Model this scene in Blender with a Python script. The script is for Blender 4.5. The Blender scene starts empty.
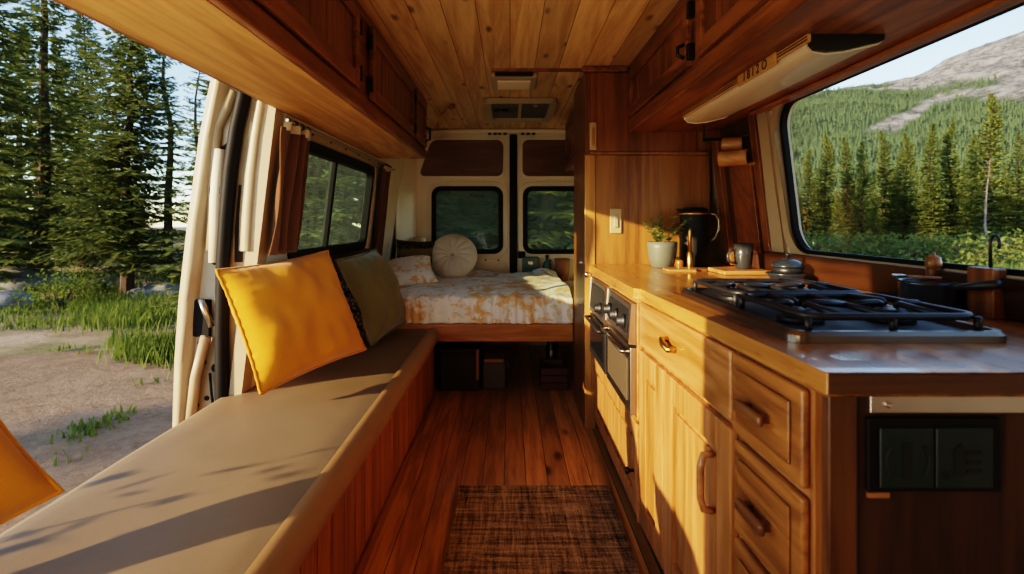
import bpy, math, random
import numpy as np
from mathutils import Vector, Matrix, noise as mnoise
R = math.radians
PI = math.pi
sc = bpy.context.scene
col = sc.collection
rng = random.Random(7)

# ------------------------------------------------------------------ mesh builder
class MB:
    def __init__(s):
        s.v = []; s.f = []; s.m = []; s.cur = 0
    def add(s, vs, fs):
        n = len(s.v); s.v += [tuple(p) for p in vs]
        s.f += [tuple(i + n for i in f) for f in fs]; s.m += [s.cur] * len(fs); return s
    def box(s, x0, x1, y0, y1, z0, z1):
        return s.add([(x0,y0,z0),(x1,y0,z0),(x1,y1,z0),(x0,y1,z0),(x0,y0,z1),(x1,y0,z1),(x1,y1,z1),(x0,y1,z1)],
              [(3,2,1,0),(4,5,6,7),(0,1,5,4),(1,2,6,5),(2,3,7,6),(3,0,4,7)])
    def quad(s, a, b, c, d): return s.add([a,b,c,d], [(0,1,2,3)])
    def prism(s, poly, axis, a0, a1):
        # poly of 2D points; axis 'X','Y','Z' is the extrusion axis
        def P(p, t):
            return {'X': (t, p[0], p[1]), 'Y': (p[0], t, p[1]), 'Z': (p[0], p[1], t)}[axis]
        n = len(poly)
        vs = [P(p, a0) for p in poly] + [P(p, a1) for p in poly]
        fs = [tuple(range(n)), tuple(range(2*n-1, n-1, -1))] + [(i, (i+1) % n, n+(i+1) % n, n+i) for i in range(n)]
        return s.add(vs, fs)
    def tube(s, path, r, seg=10, caps=True):
        path = [Vector(p) for p in path]; n = len(path)
        rr = r if isinstance(r, (list, tuple)) else [r]*n
        up = None; vs = []
        for i, p in enumerate(path):
            t = (path[min(i+1, n-1)] - path[max(i-1, 0)]).normalized()
            if up is None:
                up = Vector((0,0,1)) if abs(t.z) < .9 else Vector((1,0,0))
            a = t.cross(up)
            if a.length < 1e-6: a = t.cross(Vector((0,1,0)))
            a.normalize(); b = a.cross(t).normalized(); up = b
            for k in range(seg):
                q = 2*PI*k/seg
                vs.append(p + (a*math.cos(q) + b*math.sin(q))*rr[i])
        fs = []
        for i in range(n-1):
            for k in range(seg):
                k2 = (k+1) % seg
                fs.append((i*seg+k, i*seg+k2, (i+1)*seg+k2, (i+1)*seg+k))
        if caps:
            fs.append(tuple(range(seg-1, -1, -1))); fs.append(tuple(range((n-1)*seg, n*seg)))
        return s.add(vs, fs)
    def lathe(s, prof, c, axis='Z', seg=28):
        # prof: list of (r, h)
        vs = []; n = len(prof)
        for r, h in prof:
            for k in range(seg):
                q = 2*PI*k/seg; a, b = r*math.cos(q), r*math.sin(q)
                vs.append({'Z': (c[0]+a, c[1]+b, c[2]+h), 'X': (c[0]+h, c[1]+a, c[2]+b), 'Y': (c[0]+b, c[1]+h, c[2]+a)}[axis])
        fs = []
        for i in range(n-1):
            for k in range(seg):
                k2 = (k+1) % seg
                fs.append((i*seg+k, i*seg+k2, (i+1)*seg+k2, (i+1)*seg+k))
        fs.append(tuple(range(seg-1, -1, -1))); fs.append(tuple(range((n-1)*seg, n*seg)))
        return s.add(vs, fs)
    def grid(s, nu, nv, fn, wrap=False):
        vs = [fn(i/(nu-1), j/(nv-1)) for j in range(nv) for i in range(nu)]
        fs = [(j*nu+i, j*nu+i+1, (j+1)*nu+i+1, (j+1)*nu+i) for j in range(nv-1) for i in range(nu-1)]
        return s.add(vs, fs)
    def map(s, fn):
        s.v = [tuple(fn(*p)) for p in s.v]; return s

def rrect(u0, u1, v0, v1, r, n=6):
    pts = []
    for cx, cy, a0 in ((u1-r, v1-r, 0), (u0+r, v1-r, 90), (u0+r, v0+r, 180), (u1-r, v0+r, 270)):
        for k in range(n+1):
            a = R(a0 + 90*k/n); pts.append((cx+r*math.cos(a), cy+r*math.sin(a)))
    return pts

def obj(name, mb, mat, parent=None, bevel=0, smooth=False, seg=2, weld=False):
    me = bpy.data.meshes.new(name)
    vs = np.array(mb.v, dtype=float)
    if parent is not None: off = np.array(wloc(parent))
    else:
        lo, hi = vs.min(0), vs.max(0); off = np.array([(lo[0]+hi[0])/2, (lo[1]+hi[1])/2, lo[2]])
    me.from_pydata((vs-off).tolist(), [], mb.f)
    mats = mat if isinstance(mat, (list, tuple)) else [mat]
    for m in mats: me.materials.append(m)
    if len(mats) > 1: me.polygons.foreach_set('material_index', mb.m)
    me.update()
    o = bpy.data.objects.new(name, me); col.objects.link(o)
    if parent is not None: o.parent = parent; LOC[o.name] = tuple(off)
    else: o.location = off; LOC[o.name] = tuple(off)
    if weld:
        w = o.modifiers.new('weld', 'WELD'); w.merge_threshold = 1e-4
    if bevel:
        b = o.modifiers.new('bevel', 'BEVEL'); b.width = bevel; b.segments = seg; b.limit_method = 'ANGLE'; b.angle_limit = R(40)
    if smooth or bevel:
        me.polygons.foreach_set('use_smooth', [True]*len(me.polygons))
        if bevel:
            wn = o.modifiers.new('wn', 'WEIGHTED_NORMAL'); wn.keep_sharp = False
    return o
LOC = {}
def wloc(o): return LOC[o.name]

def tag(o, label=None, cat=None, group=None, kind=None):
    if label: o['label'] = label
    if cat: o['category'] = cat
    if group: o['group'] = group
    if kind: o['kind'] = kind
    return o
def thing(name, loc, label, cat, group=None):
    o = bpy.data.objects.new(name, None); col.objects.link(o); o.location = loc; LOC[o.name] = tuple(loc)
    o.empty_display_size = .1
    return tag(o, label, cat, group)
def struct(name, mb, mat, parent=None, **k):
    o = obj(name, mb, mat, parent, **k)
    if parent is None: o['kind'] = 'structure'
    return o
def struct_root(name, loc):
    o = bpy.data.objects.new(name, None); col.objects.link(o); o.location = loc; LOC[o.name] = tuple(loc)
    o['kind'] = 'structure'; return o

# ------------------------------------------------------------------ materials
class NT:
    def __init__(s, name):
        s.mat = bpy.data.materials.new(name); s.mat.use_nodes = True
        s.t = s.mat.node_tree; s.t.nodes.clear()
        s.out = s.t.nodes.new('ShaderNodeOutputMaterial')
    def n(s, typ, **k):
        nd = s.t.nodes.new(typ)
        for a, b in k.items():
            if hasattr(nd, a): setattr(nd, a, b)
        return nd
    def set(s, nd, **k):
        for a, b in k.items():
            a = a.replace('_', ' ')
            if isinstance(b, bpy.types.NodeSocket): s.t.links.new(b, nd.inputs[a])
            else: nd.inputs[a].default_value = b
        return nd
    def link(s, a, b): s.t.links.new(a, b)
    def obj(s): return s.n('ShaderNodeTexCoord').outputs['Object']
    def mapping(s, vec, scale=(1,1,1), loc=(0,0,0), rot=(0,0,0)):
        m = s.n('ShaderNodeMapping'); s.link(vec, m.inputs['Vector'])
        m.inputs['Scale'].default_value = scale; m.inputs['Location'].default_value = loc; m.inputs['Rotation'].default_value = rot
        return m.outputs[0]
    def noise(s, vec, scale=1, detail=4, rough=.55, dist=0):
        nd = s.n('ShaderNodeTexNoise'); s.link(vec, nd.inputs['Vector'])
        nd.inputs['Scale'].default_value = scale; nd.inputs['Detail'].default_value = detail
        nd.inputs['Roughness'].default_value = rough; nd.inputs['Distortion'].default_value = dist
        return nd.outputs['Fac']
    def voro(s, vec, scale=1, rnd=1, feature='F1', out='Distance'):
        nd = s.n('ShaderNodeTexVoronoi', feature=feature); s.link(vec, nd.inputs['Vector'])
        nd.inputs['Scale'].default_value = scale; nd.inputs['Randomness'].default_value = rnd
        return nd.outputs[out]
    def math(s, op, a, b=0.0, c=None):
        nd = s.n('ShaderNodeMath', operation=op)
        for i, x in enumerate((a, b) if c is None else (a, b, c)):
            if isinstance(x, bpy.types.NodeSocket): s.link(x, nd.inputs[i])
            else: nd.inputs[i].default_value = x
        return nd.outputs[0]
    def ramp(s, fac, stops, interp='LINEAR'):
        nd = s.n('ShaderNodeValToRGB'); s.link(fac, nd.inputs[0]); cr = nd.color_ramp; cr.interpolation = interp
        while len(cr.elements) < len(stops): cr.elements.new(.5)
        for e, (p, c) in zip(cr.elements, stops):
            e.position = p; e.color = (c, c, c, 1) if isinstance(c, (int, float)) else (*c[:3], 1)
        return nd.outputs[0]
    def mix(s, fac, a, b, mode='MIX'):
        nd = s.n('ShaderNodeMix', data_type='RGBA', blend_type=mode)
        for i, x in ((0, fac), (6, a), (7, b)):
            if isinstance(x, bpy.types.NodeSocket): s.link(x, nd.inputs[i])
            elif isinstance(x, (int, float)): nd.inputs[i].default_value = x if i == 0 else (x, x, x, 1)
            else: nd.inputs[i].default_value = (*x[:3], 1)
        return nd.outputs[2]
    def sep(s, vec):
        nd = s.n('ShaderNodeSeparateXYZ'); s.link(vec, nd.inputs[0]); return nd.outputs
    def comb(s, x, y, z):
        nd = s.n('ShaderNodeCombineXYZ')
        for i, q in enumerate((x, y, z)):
            if isinstance(q, bpy.types.NodeSocket): s.link(q, nd.inputs[i])
            else: nd.inputs[i].default_value = q
        return nd.outputs[0]
    def bump(s, h, strength=.3, dist=.01):
        nd = s.n('ShaderNodeBump'); s.link(h, nd.inputs['Height'])
        nd.inputs['Strength'].default_value = strength; nd.inputs['Distance'].default_value = dist
        return nd.outputs[0]
    def pbr(s, color, rough=.5, metal=0, bump=None, spec=.5, sheen=0, coat=0, trans=0, emit=None, emit_s=0):
        p = s.n('ShaderNodeBsdfPrincipled')
        for key, val in (('Base Color', color), ('Roughness', rough), ('Metallic', metal), ('Specular IOR Level', spec),
                         ('Sheen Weight', sheen), ('Coat Weight', coat), ('Transmission Weight', trans)):
            if isinstance(val, bpy.types.NodeSocket): s.link(val, p.inputs[key])
            elif key == 'Base Color': p.inputs[key].default_value = (*val[:3], 1)
            else: p.inputs[key].default_value = val
        if bump is not None: s.link(bump, p.inputs['Normal'])
        s.link(p.outputs[0], s.out.inputs[0]); return s.mat

def plain(name, c, rough=.5, metal=0, var=.12, vscale=6, bump=0, spec=.5, bscale=60, **k):
    t = NT(name); v = t.obj()
    n = t.noise(v, vscale, 5, .6)
    colr = t.mix(n, tuple(x*(1-var) for x in c), tuple(min(1, x*(1+var)) for x in c))
    b = t.bump(t.noise(v, bscale, 3), bump, .003) if bump else None
    return t.pbr(colr, rough, metal, b, spec, **k)

def wood(name, light, dark, axis='Y', plank=None, width=.1, rough=.38, knots=0.0, scale=1.0, gap=.006, var=.28, bump=.25, coat=.15, contrast=1.0, gapdark=.35):
    t = NT(name); v = t.obj(); S = t.sep(v)
    i = 'XYZ'.index(axis)
    fac_plank = None; gapm = None
    off = 0.0
    if plank:
        u = S['XYZ'.index(plank)]
        q = t.math('DIVIDE', u, width)
        idx = t.math('FLOOR', q); fr = t.math('SUBTRACT', q, idx)
        wn = t.n('ShaderNodeTexWhiteNoise', noise_dimensions='1D'); t.link(idx, wn.inputs['W'])
        fac_plank = wn.outputs['Value']
        off = t.math('MULTIPLY', fac_plank, 13.7)
        d = t.math('ABSOLUTE', t.math('SUBTRACT', fr, .5))
        gapm = t.math('GREATER_THAN', d, .5 - gap/width)
    comps = []
    for k in range(3):
        m = (1.3 if k == i else 16)*scale
        c = t.math('MULTIPLY', S[k], m)
        if off != 0.0: c = t.math('ADD', c, t.math('MULTIPLY', off, 1.0+k))
        comps.append(c)
    vec = t.comb(*comps)
    big = t.noise(vec, .55, 3, .5, .8)
    rings = t.math('PINGPONG', t.math('MULTIPLY', big, 9.0), 1.0)
    fib = t.noise(vec, 5.0, 4, .65)
    g = t.math('ADD', t.math('MULTIPLY', rings, .35), t.math('ADD', t.math('MULTIPLY', fib, .55), t.math('MULTIPLY', big, .45)))
    lo, hi = .44, .86
    colr = t.ramp(g, [(lo, dark), ((lo+hi)/2, tuple((a*.55+b*.45) for a, b in zip(light, dark))), (hi, light)])
    streak = t.noise(vec, 2.2, 5, .7, .3)
    colr = t.mix(t.ramp(streak, [(.50, 0), (.66, .55)]), colr, dark)
    tone = t.noise(v, 1.3, 2)
    colr = t.mix(t.math('MULTIPLY', tone, .35), colr, tuple(x*.45 for x in dark), 'MIX')
    if fac_plank is not None:
        colr = t.mix(1.0, colr, t.ramp(fac_plank, [(0, 1-var), (1, 1+var*.5)]), 'MULTIPLY')
    if knots:
        kc = []
        for k in range(3):
            c = t.math('MULTIPLY', S[k], 2.6 if k == i else 6.5)
            if off != 0.0: c = t.math('ADD', c, off)
            kc.append(c)
        vo = t.n('ShaderNodeTexVoronoi'); t.link(t.comb(*kc), vo.inputs['Vector']); vo.inputs['Scale'].default_value = knots
        dd = t.math('ADD', vo.outputs['Distance'], t.math('MULTIPLY', t.math('SUBTRACT', fib, .5), .1))
        sp = t.sep(vo.outputs['Color'])
        sel = t.math('GREATER_THAN', sp[0], .35)
        km = t.math('MULTIPLY', t.ramp(dd, [(.05, 1), (.10, .8), (.2, 0)]), sel)
        colr = t.mix(km, colr, tuple(x*.28 for x in dark))
    if gapm is not None:
        colr = t.mix(t.math('MULTIPLY', gapm, 1.0), colr, tuple(x*gapdark*.4 for x in dark))
    h = g if gapm is None else t.math('SUBTRACT', g, t.math('MULTIPLY', gapm, 2.0))
    rg = t.math('ADD', t.math('MULTIPLY', fib, .2), rough-.1)
    return t.pbr(colr, rg, 0, t.bump(h, bump, .004), .45, coat=coat)

def glass(name, tint, refl=.08, rough=.02, haze=0.0, hazec=(.5,.55,.5)):
    t = NT(name)
    tr = t.n('ShaderNodeBsdfTransparent'); tr.inputs[0].default_value = (*tint, 1)
    gl = t.n('ShaderNodeBsdfGlossy'); gl.inputs['Roughness'].default_value = rough
    lw = t.n('ShaderNodeLayerWeight'); lw.inputs['Blend'].default_value = .12
    f = t.math('ADD', t.math('MULTIPLY', lw.outputs['Fresnel'], .25), refl)
    mx = t.n('ShaderNodeMixShader'); t.link(f, mx.inputs[0]); t.link(tr.outputs[0], mx.inputs[1]); t.link(gl.outputs[0], mx.inputs[2])
    last = mx
    if haze:
        df = t.n('ShaderNodeBsdfDiffuse'); df.inputs[0].default_value = (*hazec, 1)
        tl = t.n('ShaderNodeBsdfTranslucent'); tl.inputs[0].default_value = (*hazec, 1)
        ad = t.n('ShaderNodeMixShader'); t.link(df.outputs[0], ad.inputs[1]); t.link(tl.outputs[0], ad.inputs[2])
        m2 = t.n('ShaderNodeMixShader')
        nn = t.noise(t.obj(), 14, 6, .7)
        t.link(t.ramp(nn, [(.35, haze*.5), (.75, haze*1.4)]), m2.inputs[0])
        t.link(mx.outputs[0], m2.inputs[1]); t.link(ad.outputs[0], m2.inputs[2]); last = m2
    t.link(last.outputs[0], t.out.inputs[0]); return t.mat

M = {}
M['floor'] = wood('floor boards', (.74,.36,.105), (.36,.15,.04), 'Y', 'X', .095, rough=.38, knots=1.1, gap=.0016, var=.38, coat=.2)
M['ceil'] = wood('knotty pine ceiling', (.93,.64,.28), (.64,.36,.115), 'Y', 'X', .135, rough=.5, knots=1.5, gap=.0014, var=.22, scale=.8, coat=.1)
M['pine'] = wood('pale pine board', (.80,.47,.16), (.50,.25,.07), 'Y', None, rough=.62, knots=.5, scale=.7, coat=0)
M['pine_z'] = wood('pale pine upright', (.60,.31,.085), (.34,.15,.036), 'Z', None, rough=.4, scale=.7)
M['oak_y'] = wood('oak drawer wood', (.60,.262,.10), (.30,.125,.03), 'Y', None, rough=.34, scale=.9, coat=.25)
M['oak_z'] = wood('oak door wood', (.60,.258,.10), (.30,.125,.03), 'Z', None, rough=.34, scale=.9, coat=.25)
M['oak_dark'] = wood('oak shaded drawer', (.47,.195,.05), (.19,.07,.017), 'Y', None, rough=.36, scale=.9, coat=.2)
M['top'] = wood('counter wood', (.56,.26,.065), (.26,.095,.022), 'Y', None, .16, rough=.3, bump=.04, scale=.8, gap=.0012, coat=.35, var=.15)
M['stain_z'] = wood('red stained wood', (.34,.128,.034), (.12,.036,.009), 'Z', None, rough=.36, coat=.15)
M['stain_y'] = wood('red stained rail', (.39,.15,.04), (.14,.044,.012), 'Y', None, rough=.36, coat=.15)
M['stain_bead'] = wood('stained beadboard', (.34,.124,.033), (.11,.034,.008), 'Z', 'Y', .07, rough=.45, gap=.006)
M['under'] = wood('dark cabinet underside', (.42,.165,.042), (.17,.055,.014), 'Y', None, rough=.38, knots=.3)
M['closet'] = wood('honey brown panel', (.37,.17,.045), (.17,.068,.017), 'Z', None, rough=.46, scale=.6, coat=.03)
M['closet_up'] = wood('red brown panel', (.31,.115,.029), (.125,.04,.01), 'Z', None, rough=.38, scale=.6)
M['bench_front'] = wood('bench front boards', (.60,.24,.055), (.30,.10,.024), 'Z', 'Y', .11, rough=.4, gap=.003)
M['bed_board'] = wood('bed board', (.58,.235,.05), (.33,.11,.022), 'X', None, rough=.36)
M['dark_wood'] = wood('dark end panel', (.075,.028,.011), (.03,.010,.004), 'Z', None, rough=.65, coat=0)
M['splash'] = wood('dark burl sill', (.075,.03,.012), (.028,.011,.005), 'Y', None, rough=.34, scale=.35)
M['inset'] = wood('dark inset panel', (.20,.088,.034), (.115,.046,.018), 'X', None, rough=.42, scale=.6)
M['dark_door'] = wood('window side board', (.30,.10,.024), (.13,.04,.01), 'X', None, rough=.4, scale=.6)
M['knobwood'] = wood('handle wood', (.20,.085,.026), (.09,.032,.009), 'Y', None, rough=.4)
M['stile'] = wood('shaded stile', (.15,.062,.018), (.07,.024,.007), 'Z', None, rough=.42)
M['log'] = wood('pale log', (.50,.26,.09), (.34,.15,.045), 'X', None, rough=.55, knots=.8)
M['board'] = wood('cutting board wood', (.55,.28,.10), (.33,.14,.045), 'X', None, rough=.45)
M['cream'] = plain('cream van paint', (.40,.315,.20), .45, var=.2, vscale=8, coat=.1)
M['white'] = plain('white van paint', (.40,.34,.245), .4, var=.22, vscale=9, coat=.15)
M['beige'] = plain('beige liner', (.74,.64,.48), .7, var=.08, vscale=3)
M['rear_bright'] = plain('brightened rear cream', (.80,.70,.55), .42, var=.08, vscale=3, coat=.15)  # cream lightened in colour to stand in for light missing at the rear
M['black'] = plain('black rubber', (.007,.006,.006), .6, var=.3, spec=.2)
M['iron'] = plain('black iron', (.014,.014,.016), .42, var=.3, bump=.2, bscale=200)
M['dkmetal'] = plain('dark metal', (.05,.045,.04), .35, .8)
M['steel'] = plain('brushed steel', (.55,.52,.48), .28, 1, var=.08)
M['darksteel'] = plain('dark worn steel', (.26,.22,.18), .34, 1, var=.15)
M['smoke'] = plain('smoked oven window', (.16,.12,.08), .2, .3)
M['thermos'] = plain('black thermos', (.008,.008,.008), .5, spec=.3)
M['edge'] = wood('shaded end strip', (.10,.045,.016), (.045,.018,.007), 'X', None, rough=.45, coat=0)
M['pillar'] = plain('shaded pillar paint', (.36,.285,.185), .45, var=.1)  # white trim paint darkened in its colour to stand for shading
M['tray'] = plain('black glass tray', (.010,.010,.011), .6)
M['chrome'] = plain('chrome', (.75,.72,.66), .14, 1, var=.03)
M['brass'] = plain('aged brass', (.55,.34,.10), .3, 1, var=.15)
M['blackglass'] = plain('black oven glass', (.012,.012,.014), .08, 0, spec=.6)
M['charcoal'] = plain('charcoal enamel', (.014,.014,.015), .38)
M['plastic'] = plain('cream plastic', (.42,.34,.22), .4, var=.05)
M['diffuser'] = plain('yellowed diffuser', (.70,.60,.42), .33, var=.1, vscale=2.5, coat=.3)
M['switch'] = plain('ivory switch', (.48,.37,.19), .4)
M['gap'] = plain('deep shadow gap', (.02,.012,.006), .8)
M['blue'] = plain('blue label', (.06,.16,.30), .5)
M['white_label'] = plain('white label', (.75,.75,.72), .5)
M['green_plate'] = plain('dark green plate', (.006,.020,.017), .45, var=.35, vscale=25)
M['mark'] = plain('dark marking', (.006,.01,.009), .6)
M['ceramic'] = plain('sage ceramic', (.125,.135,.105), .45, var=.1, vscale=20)
M['soil'] = plain('soil', (.05,.03,.02), .9)
M['redleaf'] = plain('red bud', (.30,.04,.03), .5)
M['stem'] = plain('herb stem', (.12,.12,.04), .6)
M['mug'] = plain('dark glazed mug', (.035,.038,.04), .25, coat=.3)
M['navy'] = plain('navy enamel', (.018,.026,.036), .22, coat=.3)
M['amber'] = plain('amber glass', (.25,.10,.02), .15)
M['teal'] = plain('teal glass', (.06,.15,.15), .15, var=.3)
M['candle'] = plain('cream candle', (.70,.64,.52), .5, var=.12, vscale=30)
M['grey_cloth'] = plain('grey canvas', (.11,.10,.085), .9, var=.2, vscale=40, bump=.3)
M['dark_cloth'] = plain('black canvas', (.03,.027,.025), .85, var=.2)
M['tan'] = plain('tan leather', (.34,.15,.06), .55)
M['crate'] = plain('dark red wood', (.10,.03,.012), .6)

def fabric(name, a, b, wr=.5, scale=1.0, sheen=.25, fib=240, bumpd=.01, rough=.85):
    t = NT(name); v = t.obj()
    n = t.noise(v, 5*scale, 5, .6, .4); f = t.noise(v, fib, 2, .6)
    c = t.mix(n, a, b)
    c = t.mix(t.math('MULTIPLY', f, .35), c, tuple(x*.55 for x in a))
    wrk = t.noise(v, 4*scale, 3, .5, 1.5)
    bp = t.bump(t.math('ADD', t.math('MULTIPLY', wrk, wr), t.math('MULTIPLY', f, .12)), .6, bumpd)
    return t.pbr(c, rough, 0, bp, .2, sheen=sheen)
M['yellow'] = fabric('mustard cotton', (.60,.225,.012), (.76,.315,.02), .7)
M['yellow2'] = fabric('deep mustard cotton', (.54,.20,.012), (.68,.275,.018), .7)
M['green'] = fabric('olive linen', (.17,.15,.062), (.27,.24,.10), .9)
M['greenedge'] = fabric('olive cream edge', (.20,.18,.10), (.30,.26,.15), .9)
M['vinyl'] = fabric('taupe vinyl', (.20,.142,.082), (.30,.215,.125), .35, .8, 0, 400, .006, .5)
M['vinyl_edge'] = fabric('tan vinyl edge', (.30,.175,.075), (.40,.24,.105), .3, .8, 0, 400, .005, .5)
M['curtain'] = fabric('rust curtain', (.10,.042,.018), (.17,.07,.028), .4)
M['cream_cloth'] = fabric('cream linen', (.70,.64,.55), (.82,.76,.66), .7)
M['sash'] = fabric('beige curtain tape', (.5,.4,.27), (.62,.52,.36), .3)

def floral():
    t = NT('floral print cotton'); v = t.obj()
    w = t.noise(v, 3.2, 4, .6, 1.0); w2 = t.noise(v, 11, 4, .6, .8); p = t.noise(v, 26, 3, .5, .5)
    m1 = t.ramp(t.math('ADD', t.math('MULTIPLY', w, .6), t.math('MULTIPLY', w2, .5)), [(.55, 0), (.62, 1)])
    m2 = t.ramp(t.noise(t.mapping(v, loc=(3,5,1)), 15, 3, .5, 1.2), [(.58, 0), (.63, 1)])
    c = t.mix(w, (.76,.74,.68), (.90,.87,.80))
    c = t.mix(t.math('MULTIPLY', m1, .85), c, (.70,.36,.07))
    c = t.mix(t.math('MULTIPLY', m2, .6), c, (.62,.50,.25))
    m3 = t.ramp(p, [(.62, 0), (.68, 1)])
    c = t.mix(t.math('MULTIPLY', m3, .5), c, (.52,.24,.05))
    return t.pbr(c, .85, 0, t.bump(t.noise(v, 18, 4, .6, 1), .35, .012), .2, sheen=.2)
M['floral'] = floral()
def stripes(name, axis, freq, a, b, c3):
    t = NT(name); v = t.obj(); S = t.sep(v)
    q = t.math('ADD', t.math('MULTIPLY', S[axis], freq), t.math('MULTIPLY', t.noise(v, 40, 2), .5))
    s1 = t.ramp(t.math('PINGPONG', q, 1.0), [(.45, 0), (.55, 1)])
    dots = t.ramp(t.voro(v, 55), [(.25, 1), (.4, 0)])
    c = t.mix(s1, a, b); c = t.mix(t.math('MULTIPLY', dots, .6), c, c3)
    return t.pbr(c, .9, 0, t.bump(t.noise(v, 90, 2), .5, .01), .2)
M['knit'] = stripes('black cream knit', 2, 22, (.012,.011,.010), (.05,.04,.03), (.42,.36,.26))
M['knit2'] = stripes('dark banded knit', 2, 17, (.02,.017,.014), (.22,.165,.07), (.3,.24,.13))
def rug():
    t = NT('tweed rug'); v = t.obj(); S = t.sep(v)
    def streak(a, b, off): return t.noise(t.comb(t.math('MULTIPLY', S[0], a), t.math('MULTIPLY', S[1], b), off), 1.0, 4, .75)
    v1 = streak(70, 5, 0.0); h1 = streak(5, 70, 4.0); v2 = streak(22, .8, 9.0); h2 = streak(.8, 20, 3.0)
    k = t.math('ADD', t.math('MULTIPLY', t.math('MULTIPLY', v1, h1), 1.5), t.math('MULTIPLY', t.math('ADD', v2, h2), .42))
    k = t.math('ADD', k, t.math('MULTIPLY', t.math('SUBTRACT', t.noise(v, 150, 2, .7), .5), .35))
    c = t.ramp(k, [(.48, (.014,.010,.007)), (.64, (.07,.045,.026)), (.80, (.25,.17,.09)), (.96, (.45,.32,.18))])
    return t.pbr(c, .95, 0, t.bump(k, .8, .008), .1)
M['rug'] = rug()

def dirt():
    t = NT('dirt ground'); v = t.obj()
    n = t.noise(v, .9, 6, .65, .3); f = t.noise(v, 14, 6, .7); peb = t.voro(v, 24)
    c = t.ramp(t.math('ADD', t.math('MULTIPLY', n, .6), t.math('MULTIPLY', f, .4)), [(.3, (.17,.115,.075)), (.5, (.33,.24,.165)), (.7, (.47,.37,.27))])
    c = t.mix(t.ramp(peb, [(.12, .55), (.25, 0)]), c, (.50,.43,.35))
    lit = t.ramp(t.noise(v, 3.1, 5, .6, 1.0), [(.58, 0), (.68, .65)])
    c = t.mix(lit, c, (.19,.085,.04))
    S = t.sep(v)
    far = t.ramp(t.math('ADD', t.math('MULTIPLY', S[2], 0.0), t.noise(v, .35, 5, .6)), [(.46, 0), (.6, .75)])
    c = t.mix(far, c, (.10,.115,.035))
    return t.pbr(c, .95, 0, t.bump(t.math('ADD', f, t.math('MULTIPLY', t.noise(v, 60, 4, .7), .4)), .7, .03), .1)
def dirt_clear():
    t = NT('trail dirt'); v = t.obj()
    n = t.noise(v, .9, 6, .65, .3); f = t.noise(v, 14, 6, .7); peb = t.voro(v, 24)
    c = t.ramp(t.math('ADD', t.math('MULTIPLY', n, .6), t.math('MULTIPLY', f, .4)), [(.3, (.13,.08,.05)), (.5, (.235,.16,.105)), (.7, (.33,.24,.165))])
    c = t.mix(t.ramp(peb, [(.08, .35), (.2, 0)]), c, (.42,.35,.28))
    c = t.mix(t.ramp(t.noise(v, 5, 6, .75), [(.55, 0), (.68, .65)]), c, (.11,.075,.05))
    lit = t.ramp(t.noise(v, 3.1, 5, .6, 1.0), [(.6, 0), (.7, .6)])
    c = t.mix(lit, c, (.20,.09,.045))
    return t.pbr(c, .95, 0, t.bump(t.math('ADD', f, t.math('MULTIPLY', t.noise(v, 60, 4, .7), .4)), .7, .03), .1)
M['ground'] = dirt(); M['trail'] = dirt_clear()
def leafmat(name, a, b, tr=.3, rough=.6):
    t = NT(name); v = t.obj()
    oi = t.n('ShaderNodeObjectInfo')
    n = t.noise(v, 1.7, 4, .6)
    c = t.mix(t.math('ADD', t.math('MULTIPLY', n, .7), t.math('MULTIPLY', oi.outputs['Random'], .3)), a, b)
    d = t.n('ShaderNodeBsdfDiffuse'); t.link(c, d.inputs[0])
    l = t.n('ShaderNodeBsdfTranslucent'); t.link(c, l.inputs[0])
    m = t.n('ShaderNodeMixShader'); m.inputs[0].default_value = tr
    t.link(d.outputs[0], m.inputs[1]); t.link(l.outputs[0], m.inputs[2]); t.link(m.outputs[0], t.out.inputs[0])
    return t.mat
M['needle'] = leafmat('spruce needles', (.065,.095,.040), (.21,.24,.085), .45)
M['needle_l'] = leafmat('pale spruce needles', (.12,.15,.05), (.28,.29,.10))
M['needle_m'] = leafmat('golden spruce needles', (.075,.11,.036), (.25,.27,.085))
M['grassy'] = leafmat('grass blades', (.07,.115,.03), (.18,.22,.06), .35)
M['shrub'] = leafmat('shrub leaves', (.07,.12,.022), (.19,.22,.045), .35)
M['farneedle'] = leafmat('distant needles', (.045,.078,.045), (.09,.125,.068), .15)
M['leaf'] = leafmat('herb leaf', (.26,.36,.10), (.44,.50,.18), .4)
M['bark'] = plain('bark', (.065,.042,.03), .9, var=.4, vscale=8, bump=.6, bscale=20)
M['deadwood'] = plain('grey dead wood', (.24,.19,.16), .9, var=.3, vscale=6)
M['rock'] = plain('granite', (.17,.165,.16), .85, var=.45, vscale=3, bump=.6, bscale=10)
M['paleglass'] = glass('window glass', (.95,.97,.95), .004)
M['tintglass'] = glass('tinted window glass', (.60,.74,.62), .015, haze=.10, hazec=(.32,.42,.34))
M['rearglass'] = glass('rear window glass', (.90,.97,.88), .006, haze=.30, hazec=(.42,.52,.36))

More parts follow.
